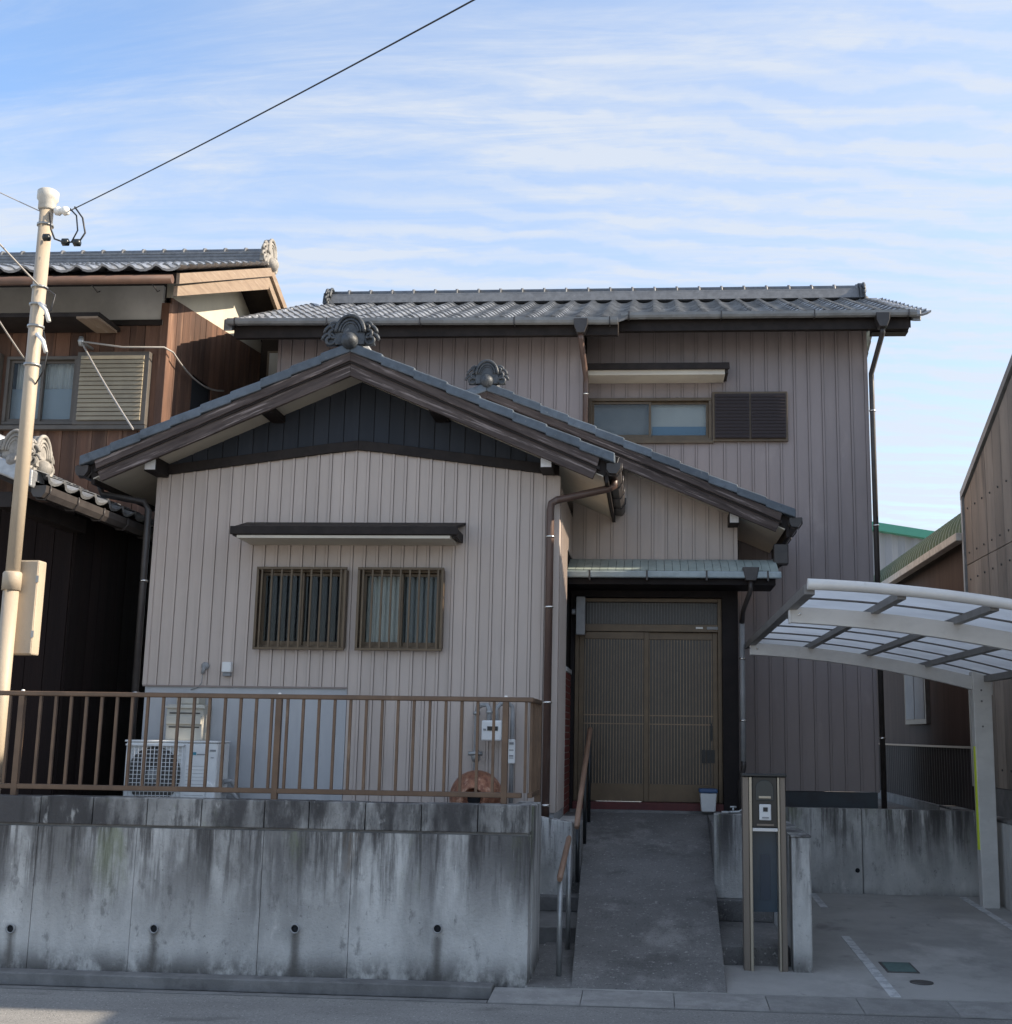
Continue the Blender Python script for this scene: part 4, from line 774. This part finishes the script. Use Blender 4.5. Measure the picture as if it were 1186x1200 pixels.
# intercom post
ip = thing('intercom_post', (.77, 8.66, .045), 'champagne metal intercom and letterbox post with black panel beside the ramp', 'intercom post')
zb_ = slope_z(8.6)-.005
for a, b, m_ in ((.625, .668, 'alu_champagne_dark'), (.669, .690, 'alu_champagne'), (.862, .878, 'alu_champagne'), (.879, .918, 'alu_champagne_dark')):
    B('post', m_, ip, a, b, 8.62 if m_ == 'alu_champagne' else 8.63, 8.74, zb_, 1.325, bev=.004)
B('cap', 'plastic_black', ip, .618, .925, 8.605, 8.76, 1.326, 1.345, bev=.006)
B('panel', 'plastic_black', ip, .691, .861, 8.632, 8.76, .985, 1.325, bev=.004)
arc = [(.776+.062*math.cos(t), 1.245+.06*math.sin(t)) for t in [math.pi*i/12 for i in range(13)]]
MB().prism([(x_, 8.622, z_) for x_, z_ in arc]+[(.714, 8.622, 1.165), (.838, 8.622, 1.165)], (0, .010, 0)).build('letter_flap', 'plastic_panel', ip, bev=.003)
B('name_strip', 'alu_champagne', ip, .735, .818, 8.614, 8.6215, 1.18, 1.197, bev=.002)
dp = MB().box(.737, .817, 8.605, 8.632, 1.035, 1.142).build('doorphone', 'plastic_white', ip, bev=.006); B('doorphone_lens', 'print_black', dp, .762, .793, 8.6015, 8.6045, 1.093, 1.122); B('doorphone_button', 'plastic_grey', dp, .755, .80, 8.6015, 8.6045, 1.048, 1.058)
B('slot', 'alu_champagne_dark', ip, .72, .835, 8.618, 8.631, .998, 1.010); B('tray', 'alu', ip, .691, .861, 8.612, 8.76, .960, .982, bev=.003)
B('glass_panel', 'blue_panel', ip, .692, .860, 8.70, 8.706, .42, .955); B('panel_inset', 'deep_blue', ip, .745, .812, 8.694, 8.699, .50, .80)
lw = thing('low_wall', (1.01, 9.4, 0), 'low concrete wall end between the intercom post and the parking space', 'wall')
B('wall_body', 'concrete', lw, .953, 1.082, 8.62, 10.16, -.03, .925, bev=.01); B('coping', 'concrete_cap', lw, .948, 1.087, 8.615, 10.14, .926, .938, bev=.004)
B('wall_body', 'concrete', lw, .96, 1.075, 10.162, 12.20, -.03, .90)

# ================================================================ CARPORT
bw = thing('back_wall', (2.1, 12.26, .1), 'grey concrete wall with dark stains at the back of the parking space', 'wall')
for a, b in ((1.09, 2.02), (2.026, 3.16)): B('panel', 'concrete', bw, a, b, 12.20, 12.315, .0, .925, bev=.008)
p = at(1005, 1020, 12.2); MB().lathe((p.x, 12.197, p.z), [(.001, 0), (.022, 0), (.022, .002), (.001, .002)], 14, 'y').build('weep_hole', 'room', bw)
cp = thing('carport', (3.05, 11.62, .1), 'aluminium cantilever carport with curved translucent roof over the parking space', 'carport')
def cz(x_): d = x_-.93; return 2.50-.035*d-.052*d*d
AX = [.93+i*(3.14-.93)/16 for i in range(17)]
def arm(y, w_, h0, h1, name, m, z_off=0):
    mb = MB(); top_ = [(x_, cz(x_)+z_off) for x_ in AX]; n_ = len(AX)
    poly = [(x_, y-w_/2, z_) for x_, z_ in top_]+[(x_, y-w_/2, z_-(h0+(h1-h0)*i/(n_-1))) for i, (x_, z_) in reversed(list(enumerate(top_)))]
    for i in range(n_-1):
        a, b, c, d = poly[i], poly[i+1], poly[2*n_-2-i], poly[2*n_-1-i]; V = Vector((0, w_, 0))
        mb.add([a, b, c, d], [(0, 1, 2, 3)]); mb.add([Vector(t)+V for t in (a, b, c, d)], [(3, 2, 1, 0)])
        mb.add([a, b, Vector(b)+V, Vector(a)+V], [(0, 1, 2, 3)], True); mb.add([d, c, Vector(c)+V, Vector(d)+V], [(3, 2, 1, 0)], True)
    a, d = poly[0], poly[-1]; mb.add([a, d, Vector(d)+V, Vector(a)+V], [(0, 1, 2, 3)]); a, d = poly[n_-1], poly[n_]; mb.add([a, d, Vector(d)+V, Vector(a)+V], [(0, 1, 2, 3)])
    return mb.build(name, m, cp)
Y_T, Y_1, Y_2, Y_B = 7.32, 8.28, 11.60, 12.08
for y in (Y_1, Y_2):
    am = arm(y, .07, .105, .125, 'arm', 'alu', -.035); B('arm_end', 'alu', am, .922, .934, y-.04, y+.04, 2.355, 2.475, bev=.003)
    MB().lathe((.99, y-.037, 2.415), [(.001, 0), (.010, 0), (.010, .006), (.001, .006)], 8, 'y').build('bolt', 'chrome', am)
MB().tube([(x_, Y_T, cz(x_)+.005) for x_ in AX], .034, 12).build('front_tube', 'alu', cp); MB().tube([(x_, Y_B, cz(x_)) for x_ in AX], .028, 10).build('rear_tube', 'alu', cp)
PX = [.945, 1.49, 2.03, 2.56, 3.09]
for i, x_ in enumerate(PX):
    z_ = cz(x_); w_ = .032 if i in (0, 4) else .026
    B('purlin', 'alu_dark', cp, x_-w_, x_+w_, Y_T+.03, Y_B, z_-.045 if i not in (0, 4) else z_-.055, z_+.004, bev=.003)
GY = [Y_T+.03+(Y_B-Y_T-.03)*i/7 for i in range(8)]
for i in range(4):
    for j in range(7):
        xs = [PX[i]+.005+(PX[i+1]-PX[i]-.01)*k/4 for k in range(5)]; mb = MB(); y0_, y1_ = GY[j]+.008, GY[j+1]-.008
        vs_ = [(a, y, cz(a)+.007) for a in xs for y in (y0_, y1_)]
        mb.add(vs_, [(2*k, 2*k+2, 2*k+3, 2*k+1) for k in range(4)], True); mb.build('roof_pane', 'polycarbonate', cp)
for j in range(1, 7): MB().tube([(x_, GY[j], cz(x_)+.004) for x_ in AX], .010, 6).build('glazing_bar', 'alu_dark', cp)
for y in (Y_1, Y_2):
    po = MB().prism([(2.965, y-.06, slope_z(y)-.02), (3.115, y-.06, slope_z(y)-.02), (3.125, y-.06, 2.23), (2.955, y-.06, 2.26)], (0, .12, 0)).build('post', 'alu', cp, bev=.006)
    for z in (2.05, 1.95, 1.72): MB().lathe((3.03, y-.061, z), [(.001, 0), (.009, 0), (.009, .004), (.001, .004)], 8, 'y').build('bolt', 'alu_dark', po)
    B('reflective_strip', 'yellow_tape', po, 2.946, 2.964, y-.05, y-.02, .62, 1.54)
lid = thing('meter_lid', (1.70, 8.87, .05), 'square green lid set in the parking floor', 'lid')
z = slope_z(8.87); MB().hexa([(1.585, 8.70, slope_z(8.70)-.02), (1.80, 8.70, slope_z(8.70)-.02), (1.80, 9.03, slope_z(9.03)-.02), (1.585, 9.03, slope_z(9.03)-.02), (1.585, 8.70, slope_z(8.70)+.005), (1.80, 8.70, slope_z(8.70)+.005), (1.80, 9.03, slope_z(9.03)+.005), (1.585, 9.03, slope_z(9.03)+.005)]).build('rim', 'iron', lid)
MB().hexa([(1.60, 8.72, slope_z(8.72)-.01), (1.785, 8.72, slope_z(8.72)-.01), (1.785, 9.01, slope_z(9.01)-.01), (1.60, 9.01, slope_z(9.01)-.01), (1.60, 8.72, slope_z(8.72)+.009), (1.785, 8.72, slope_z(8.72)+.009), (1.785, 9.01, slope_z(9.01)+.009), (1.60, 9.01, slope_z(9.01)+.009)]).build('cover', 'lid_green', lid, bev=.003)
p = at(1072, 1149, 8.45); l2 = thing('drain_lid', (1.75, 8.42, slope_z(8.42)), 'small round iron drain lid in the parking floor', 'lid')
MB().lathe((1.75, 8.42, slope_z(8.42)-.01), [(.075, 0), (.075, .015), (.065, .017), (.001, .017)], 24).build('cover', 'iron', l2)
rw2 = thing('boundary_wall', (3.3, 10.5, 0), 'low concrete boundary wall below the panelled warehouse', 'wall')
for i in range(6): B('panel', 'concrete_light', rw2, 3.17, 3.30, 6.2+i*1.3, 7.494+i*1.3, -.04, .86, bev=.008)
B('coping', 'concrete_cap', rw2, 3.165, 3.31, 6.2, 14.0, .861, .885, bev=.004)

# ================================================================ RIGHT-HAND BUILDINGS
wh = thing('warehouse', (6, 9.5, 0), 'tall warehouse clad in weathered brown riveted panels right of the carport', 'warehouse')
XW = 3.52
def whz(y): return 6.24-.425*abs(y-9.25)
YF = 7.35  # unseen street end, placed for the shadow edge on the road
MB().prism([(XW+.03, YF, -.05), (XW+.03, 13.78, -.05), (XW+.03, 13.78, whz(13.78)-.03), (XW+.03, 9.25, whz(9.25)-.03), (XW+.03, YF, whz(YF)-.03)], (6.4, 0, 0)).build('core', 'fence_dark', wh)
MB().prism([(XW+.03, 3.2, -.05), (XW+.03, YF-.002, -.05), (XW+.03, YF-.002, 3.72), (XW+.03, 3.2, 3.40)], (6.4, 0, 0)).build('shade_bay', 'shed_panel', wh)  # unseen bay added to shade the road, low enough to leave a sunlit patch
MB().prism([(XW-.05, 3.0, 3.38), (XW-.05, YF-.002, 3.725), (XW-.05, YF-.002, 3.79), (XW-.05, 3.0, 3.445)], (6.5, 0, 0)).build('shade_bay_roof', 'gutter_grey', wh)
pw = .30; n = int((13.80-5.0)/pw)
for i in range(n+1):
    a = 13.80-(i+1)*pw; b = 13.80-i*pw-.008
    if a < YF: continue
    zs = 4.22-.12*0
    for z0_, z1f in ((1.12, lambda y: 3.52), (3.53, lambda y: whz(y)-.02)):
        d = random.uniform(0, .008)
        MB().prism([(XW+d, a, z0_), (XW+d, b, z0_), (XW+d, b, z1f(b)), (XW+d, a, z1f(a))], (.028-d, 0, 0)).build('panel', 'shed_panel', wh)
        if b > 10.5:
            for zz in ((1.3, 2.3, 3.35) if z0_ < 2 else (3.65, 4.15)):
                MB().lathe((XW-.002+d, (a+b)/2, zz), [(.001, -.008), (.011, -.008), (.011, .004), (.001, .004)], 8, 'x').build('rivet', 'iron', wh)
for s in (-1, 1):
    e = 13.85 if s > 0 else 7.25; k_ = abs(e-9.25); MB().prism([(XW-.025, 9.25, 6.24), (XW-.025, e, 6.24-.425*k_), (XW-.025, e, 6.33-.425*k_), (XW-.025, 9.25, 6.33)], (6.6, 0, 0)).build('roof', 'gutter_grey', wh)
B('corner_flashing', 'gutter_grey', wh, XW-.02, XW+.03, 13.80, 13.86, 1.1, whz(13.8)+.0)
B('base', 'concrete_dark', wh, XW-.0, XW+.028, YF, 13.80, .2, 1.11)
sh = thing('shed', (5, 17, .7), 'brown corrugated shed with rounded green metal eave behind the carport', 'shed')
XS = 3.70; mb = MB(); y = 13.95; k = 0; vs_ = []
WZ = (1.55, 1.80, 2.56, 3.95)
while y < 20.6: vs_.append((XS+(.014 if k % 2 else 0), y)); y += .045 if k % 2 == 0 else .030; k += 1
mb.add([(x_, y_, z_) for x_, y_ in vs_ for z_ in (.7, 3.95)], [(2*i, 2*i+2, 2*i+3, 2*i+1) for i in range(len(vs_)-1)]); mb.build('corrugated_wall', 'shed_brown', sh)
B('core', 'fence_dark', sh, XS+.03, 8, 13.95, 20.6, .6, 3.95)
wn4 = B('window', 'old_frame', sh, XS-.05, XS+.02, 16.70, 18.05, 1.80, 2.60); B('pane', 'blind_grey', wn4, XS-.056, XS-.051, 16.78, 17.36, 1.87, 2.54); B('pane', 'blind_grey', wn4, XS-.056, XS-.051, 17.40, 17.97, 1.87, 2.54)
prf = [(XS-.16+.42*(1-math.cos(t)), 3.93+.42*math.sin(t)) for t in [math.pi/2*i/7 for i in range(8)]]+[(8, 4.6)]
mb = MB(); ys = []; y = 13.92
while y < 20.7: ys += [(y, 0), (y+.10, 0), (y+.115, 1), (y+.15, 1), (y+.165, 0)]; y += .17
cx_, cz_ = XS+.26, 3.93
for (yy, rr) in ys:
    for (a, b) in prf:
        d = Vector((a-cx_, 0, b-cz_)); d = d.normalized() if d.length > 0 else d; mb.v.append(Vector((a, yy, b))+d*(.022 if rr else 0))
m_ = len(prf)
for i in range(len(ys)-1):
    for j in range(m_-1): mb.f.append([i*m_+j, (i+1)*m_+j, (i+1)*m_+j+1, i*m_+j+1]); mb.s.append(False)
mb.build('ribbed_roof', 'green_metal', sh)
MB().prism([(XS-.16, 13.90, 3.93), (XS+.26, 13.90, 4.35), (XS+.0, 13.90, 4.24), (XS-.12, 13.90, 4.10)], (0, .02, 0)).build('roof_end', 'green_metal', sh)
for i in range(15): B('gutter_piece', 'pole_cap', sh, XS-.25, XS-.14, 13.93+i*.445, 13.93+i*.445+.437, 3.83, 3.92, bev=.006)
fn = thing('metal_fence', (3.6, 17, .7), 'dark brown corrugated fence in front of the brown shed', 'fence')
mb = MB(); XF = 3.55; y = 13.98; k = 0; vs_ = []
while y < 20.2: vs_.append((XF+(.03 if k % 4 in (1, 2) else 0), y)); y += .05 if k % 2 == 0 else .018; k += 1
mb.add([(x_, y_, z_) for x_, y_ in vs_ for z_ in (.75, 1.50)], [(2*i, 2*i+2, 2*i+3, 2*i+1) for i in range(len(vs_)-1)]); mb.build('fence_sheet', 'fence_dark', fn); B('fence_rail', 'gutter_brown', fn, XF-.015, XF+.04, 13.98, 20.2, 1.50, 1.525)
B('fence_base', 'concrete_dark', fn, XF-.06, XF+.06, 13.98, 20.2, .68, .80)
fs = thing('far_shed', (8, 30, 0), 'distant grey metal building with a green roof edge', 'building')
mb = MB(); vs_ = []; x_ = 3.0; k = 0
while x_ < 14: vs_.append((x_, 30+(.05 if k % 2 else 0))); x_ += .16; k += 1
def fz(x_): return 6.75-.16*abs(x_-4.7)
mb.add([(a, b, z_) for a, b in vs_ for z_ in (0, fz(a))], [(2*i, 2*i+2, 2*i+3, 2*i+1) for i in range(len(vs_)-1)]); mb.build('corrugated_wall', 'far_metal', fs)
MB().prism([(2.6, 29.8, fz(2.6)), (4.7, 29.8, fz(4.7)), (14.3, 29.8, fz(14.3)), (14.3, 29.8, fz(14.3)+.2), (4.7, 29.8, fz(4.7)+.2), (2.6, 29.8, fz(2.6)+.2)], (0, 8, 0)).build('roof', 'green_paint', fs)

# ================================================================ LEFT NEIGHBOUR
nb = thing('neighbour_house', (-8, 14, .84), 'old two-storey wooden house with weathered brown boards and tiled roof', 'house')
XN, YN = -5.15, 12.0
nw = bpy.data.objects.new('front_wall', None); COL.objects.link(nw); nw.parent = nb; WL[nw.name] = WL['neighbour_house'].copy()
ns = bpy.data.objects.new('side_wall', None); COL.objects.link(ns); ns.parent = nb; WL[ns.name] = WL['neighbour_house'].copy()
boards(nw, 'Y', YN, -1, -9.6, XN-.06, .165, .84, 5.80, [(-6.86, -6.08, 4.72, 5.47)], 'old_wood', 'old_wood_joint', gap=.006, th=.014)
B('corner_post', 'old_wood', nw, XN-.06, XN+.03, YN-.03, YN+.05, .84, 6.05, bev=.004)
B('plaster', 'old_plaster', nw, -9.6, XN-.06, YN-.01, YN+.04, 5.86, 6.25); B('plaster_rail', 'dark_trim', nw, -9.6, XN-.03, YN-.05, YN+.02, 5.80, 5.858)
pz_ = at(0, 385, 11.6).z
hn = B('window_hood', 'dark_trim', nw, -9.6, at(118, 380, 11.5).x, 11.45, YN-.051, 5.72, 5.765); e_ = at(92, 380, 11.5).x; B('hood_lit_tip', 'fresh_wood', hn, e_, at(117, 380, 11.5).x, 11.44, 11.9, 5.695, 5.719)  # pale tip paints the sunlit end of the dark hood board
wn5 = window(nw, -6.86, -6.08, 4.72, 5.47, YN, m='old_frame', curtains=('blind', 'blind'), glassm='glass')
B('pane_paper', 'frosted', wn5, -6.84, -6.10, YN+.085, YN+.09, 4.74, 5.14)
sbx = MB().box(-6.05, -5.27, YN-.10, YN-.015, 4.70, 5.49).build('shutter_box', 'old_frame', nw, bev=.005); sb2 = MB().box(-7.6, -6.90, YN-.10, YN-.015, 4.70, 5.49).build('shutter_box', 'old_frame', nw, bev=.005)
for q_, a, b in ((sbx, -6.00, -5.32), (sb2, -7.55, -6.94)):
    for i in range(15):
        z = 4.745+i*.047; MB().hexa([(a, YN-.125, z), (b, YN-.125, z), (b, YN-.101, z), (a, YN-.101, z), (a, YN-.115, z+.04), (b, YN-.115, z+.04), (b, YN-.101, z+.043), (a, YN-.101, z+.043)]).build('slat', 'old_shutter', q_)
B('sill_beam', 'old_frame', nw, -7.6, -5.27, YN-.09, YN-.015, 4.655, 4.698)
def wz(y): return 6.16
boards(ns, 'X', XN, 1, YN+.055, 15.9, .165, .84, lambda y: 6.13+.11*(y-12), [(12.75, 13.35, 4.9, 5.5)], 'old_wood', 'old_wood_joint', gap=.006, th=.014)
B('small_window', 'room', ns, XN-.03, XN-.02, 12.75, 13.35, 4.9, 5.5); 
def nz(y): return 6.09+.42*(y-11.2) if y < 14.0 else 6.09+.42*2.8-.42*(y-14.0)
XV = -4.70
MB().prism([(XN-.05, YN+.055, 5.8), (XN-.05, 15.9, 5.8), (XN-.05, 15.9, nz(15.9)-.15), (XN-.05, 14, nz(14)-.15), (XN-.05, YN+.055, nz(YN+.055)-.15)], (.03, 0, 0)).build('gable_plaster', 'cream_plaster', ns)
nr_ = MB(); nr_.prism([(-10.0, 11.25, nz(11.25)-.02), (-10.0, 14.0, nz(14.0)-.02), (-10.0, 14.0, nz(14.0)-.16), (-10.0, 11.25, nz(11.25)-.13)], (XV+10.0-.05, 0, 0)).prism([(-10, 14.0, nz(14)-.02), (-10, 16.8, nz(16.8)-.02), (-10, 16.8, nz(16.8)-.16), (-10, 14, nz(14)-.16)], (XV+10-.05, 0, 0))
nroof = nr_.build('roof', 'dark_trim', nb)
for y0_, y1_ in ((11.2, 14.0), (14.0, 16.8)):
    MB().prism([(XV-.045, y0_, nz(y0_)-.02), (XV-.045, y1_, nz(y1_)-.02), (XV-.045, y1_, nz(y1_)-.13), (XV-.045, y0_, nz(y0_)-.13)], (.035, 0, 0)).build('barge_board', 'fresh_wood', nroof)
    MB().prism([(XV-.085, y0_+(.05 if y0_ < 12 else 0), nz(y0_)-.135), (XV-.085, y1_, nz(y1_)-.135), (XV-.085, y1_, nz(y1_)-.30), (XV-.085, y0_+(.05 if y0_ < 12 else 0), nz(y0_+(.05 if y0_ < 12 else 0))-.26)], (.04, 0, 0)).build('barge_board', 'fresh_wood', nroof)
vn = Vector((0, 1, .42)).normalized(); ncol = 19
tile_field(nroof, (XV-ncol*TW+.03, 11.12, nz(11.2)-.03), (1, 0, 0), vn, ncol, 12, 228)
MB().tube([(-10, 11.12, 5.98), (XV-.05, 11.12, 5.98)], .045, 10).build('eave_gutter', 'gutter_brown', nroof)
for i in range(9): xx = -4.95-i*.62; MB().tube([(xx, 11.12, 5.925), (xx, 11.25, 5.90), (xx, 11.30, 5.93)], .006, 5).build('gutter_bracket', 'gutter_dark', nroof)
MB().prism([(-10, 13.84, nz(14)-.04), (-10, 13.88, nz(14)+.15), (-10, 14.12, nz(14)+.15), (-10, 14.16, nz(14)-.04)], (5.22, 0, 0)).build('ridge_base', 'ridge_tile', nroof)
for i in range(4): B('ridge_course', 'ridge_tile', nroof, -10, -4.78, 13.845+i*.008, 14.155-i*.008, nz(14)-.01+i*.045, nz(14)+.004+i*.045)
for i in range(20):
    a = -4.78-(i+1)*.262; MB().tube([(a, 14, nz(14)+.165), (a+.235, 14, nz(14)+.165), (a+.235, 14, nz(14)+.165), (a+.262, 14, nz(14)+.165)], [.062, .062, .078, .078], 12).build('ridge_cap', 'ridge_tile', nroof)
ornament(nroof, (-4.80, 14.0, nz(14)-.02), .50, .36, 'old_ornament', 'X')
# annex of the neighbour
an = thing('annex', (-6.5, 10.5, .84), 'dark single-storey wooden annex with tiled eave and scrolled roof ornament', 'annex')
XA, YA = -5.08, 10.22
aside = bpy.data.objects.new('side_wall', None); COL.objects.link(aside); aside.parent = an; WL[aside.name] = WL['annex'].copy()
boards(aside, 'X', XA, 1, YA, 11.98, .17, .84, 3.50, [], 'annex_dark', 'old_wood_joint', gap=.006, th=.012)
afr = bpy.data.objects.new('front_wall', None); COL.objects.link(afr); afr.parent = an; WL[afr.name] = WL['annex'].copy()
boards(afr, 'Y', YA, -1, -9.0, XA-.004, .17, .84, 3.55, [], 'annex_dark', 'old_wood_joint', gap=.006, th=.012)
def azf(x_): return 3.50+.42*(-4.78-x_)
ar = MB().prism([(-4.80, 8.95, azf(-4.8)-.03), (-7.6, 8.95, azf(-7.6)-.03), (-7.6, 8.95, azf(-7.6)-.17), (-4.80, 8.95, azf(-4.8)-.13)], (0, 3.0, 0)).build('roof', 'dark_trim', an)
va = Vector((-1, 0, .42)).normalized()
tile_field(ar, (-4.75, 8.97, azf(-4.78)-.03), (0, 1, 0), va, 11, 11, 121)
eave_gutter(-4.77, 8.95, 11.9, azf(-4.78)-.09, ar, 'gutter_dark')
for i in range(9):
    a = -4.80-i*.29; b = a-.30; MB().hexa([(a, 8.88, azf(a)-.09), (b, 8.88, azf(b)-.10), (b, 9.1, azf(b)-.10), (a, 9.1, azf(a)-.09), (a, 8.88, azf(a)+.05), (b, 8.88, azf(b)+.035), (b, 9.1, azf(b)+.035), (a, 9.1, azf(a)+.05)]).build('verge_tile', 'tile', ar, bev=.015)
MB().tube([(-4.98, 9.10, azf(-4.98)+.12), (-7.6, 9.10, azf(-7.6)+.12)], .085, 12).build('descending_ridge', 'tile', ar); MB().tube([(-5.05, 9.10, azf(-5.05)+.03), (-7.6, 9.10, azf(-7.6)+.03)], .11, 8).build('descending_ridge_base', 'tile', ar)
ornament(ar, (-4.90, 9.08, azf(-4.9)+.02), .40, .30, 'old_ornament', 'X'); ornament(ar, (-4.98, 9.0, azf(-4.98)+.02), .34, .28, 'old_ornament', 'Y')
B('verge_beam', 'dark_trim', ar, -5.14, -5.0, 8.98, 10.26, 3.28, 3.40)

# ================================================================ SERVICE POLE AND WIRES
PXX, PYY = -4.625, 8.42
sp = thing('service_pole', (PXX, PYY, .84), 'slim cream steel service pole with meter box and electric wires', 'pole')
MB().tube([(PXX, PYY, .8), (PXX, PYY, 2.62)], .055, 20).build('lower_shaft', 'pole_steel', sp); MB().tube([(PXX, PYY, 2.62), (PXX, PYY, 5.50)], .050, 20).build('shaft', 'pole_steel', sp)
MB().lathe((PXX, PYY, 2.62), [(.066, -.06), (.066, .06), (.058, .075)], 20).build('joint_collar', 'pole_steel', sp)
MB().lathe((PXX, PYY, 5.48), [(.056, 0), (.064, .01), (.064, .07), (.078, .09), (.078, .15), (.06, .165), (.001, .17)], 22).build('pole_cap', 'pole_cap', sp)
for z in (5.36, 4.86, 4.72, 4.55, 4.25): MB().lathe((PXX, PYY, z), [(.058, -.008), (.061, -.008), (.061, .008), (.058, .008)], 20).build('band', 'galvanised', sp)
bxx = at(41, 710, 8.47).x; byy = atX(51, 710, bxx).y
MB().box(-4.66, bxx, 8.48, byy, 2.10, 2.79).build('meter_box', 'pole_steel', sp, bev=.012); MB().box(-4.655, bxx-.006, 8.472, 8.479, 2.11, 2.78).build('box_door', 'pole_steel', sp, bev=.003)
for z in (2.25, 2.65): B('box_hinge', 'galvanised', sp, bxx-.012, bxx+.006, 8.468, 8.478, z-.025, z+.025)
MB().lathe((-4.50, PYY-.01, 5.47), [(.012, -.06), (.03, -.05), (.036, -.02), (.02, 0), (.036, .02), (.03, .05), (.012, .06)], 14, 'x').build('insulator', 'porcelain', sp)
for i, z in enumerate((4.66, 4.42)): MB().tube([(PXX+.04, PYY-.05, z+.06), (PXX+.10, PYY-.06, z), (PXX+.13, PYY-.06, z-.09)], .016, 8).build('cable_clamp', 'porcelain', sp)
MB().tube([(PXX+.05, PYY-.05, 5.44), (PXX+.08, PYY-.06, 5.30), (PXX+.12, PYY-.07, 5.22), (PXX+.20, PYY-.07, 5.19), (PXX+.32, PYY-.08, 5.19), (PXX+.36, PYY-.08, 5.26), (PXX+.33, PYY-.08, 5.38), (PXX+.26, PYY-.08, 5.47)], .007, 6).tube([(PXX+.26, PYY-.08, 5.19), (PXX+.30, PYY-.08, 5.28), (PXX+.28, PYY-.08, 5.40), (PXX+.22, PYY-.07, 5.46)], .006, 6).tube([(PXX+.09, PYY-.05, 4.5), (PXX+.14, PYY-.06, 4.33), (PXX+.12, PYY-.05, 4.2), (PXX+.05, PYY-.02, 4.1)], .006, 6).tube([(PXX+.06, PYY-.05, 4.85), (PXX+.16, PYY-.06, 4.78), (PXX+.14, PYY-.06, 4.66), (PXX+.08, PYY-.05, 4.62)], .006, 6).build('jumper_wire', 'cable_black', sp)
for a, z in ((.06, 5.23), (.21, 5.19), (.30, 5.185)): MB().lathe((PXX+a, PYY-.075, z), [(.012, -.03), (.030, -.02), (.030, .02), (.012, .03)], 8, 'x').build('connector', 'plastic_black', sp)
def wire(name, a, b, sag, r, m, label, grp=None, n=24):
    a, b = Vector(a), Vector(b); pts = [a.lerp(b, i/n)-Vector((0, 0, sag*4*(i/n)*(1-i/n))) for i in range(n+1)]
    o = MB().tube(pts, r, 6).build(name, m); based(o); return tag(o, label, 'cable', grp)
e = at(555, 0, 5.2)+Vector((0, 0, .098)); a0 = Vector((-4.44, PYY-.01, 5.47)); d = e-a0
wire('power_cable', a0, a0+d*2.3, .10, .0045, 'cable_black', 'thick black power cable rising from the pole top across the sky')
e = at(0, 224, 8.3); a0 = Vector((PXX-.03, PYY-.03, 5.46)); wire('thin_wire', a0, a0+(e-a0)*6, .02, .004, 'cable_grey', 'thin grey wire leaving the pole cap over the old wooden house')
e = at(0, 283, 8.0); a0 = Vector((PXX+.02, PYY-.06, 4.86)); wire('thin_wire', a0, a0+(e-a0)*5, .03, .007, 'cable_grey', 'grey wire tied to the middle of the pole, upper of two')
e = at(0, 372, 7.9); a0 = Vector((PXX-.03, PYY-.06, 4.28)); wire('thin_wire', a0, a0+(e-a0)*5, .05, .006, 'cable_grey', 'grey wire tied to the middle of the pole, lower of two')
hk = at(95, 400, 11.72)
wire('drop_wire', hk, at(156, 503, 10.14), .02, .009, 'cable_grey', 'grey drop wire running from the wooden house down to the tiled gable')
pts_ = [hk, hk.lerp(Vector((-5.10, 11.86, 5.52)), .5)-Vector((0, 0, .03)), Vector((-5.10, 11.86, 5.52)), Vector((-5.06, 12.0, 5.51))]; e_ = atX(262, 458, -5.05)
pts_ += [pts_[3].lerp(e_, t)-Vector((0, 0, .12*4*t*(1-t))) for t in [k/8 for k in range(1, 9)]]
tag(based(MB().tube(pts_, .010, 6).build('drop_wire', 'cable_grey')), 'grey cable slung round the corner of the old wooden house', 'cable')
MB().lathe(hk, [(.02, -.05), (.035, 0), (.02, .05)], 10).box(hk.x-.012, hk.x+.012, hk.y, 12.0, hk.z-.012, hk.z+.012).build('wire_bracket', 'galvanised', nb)
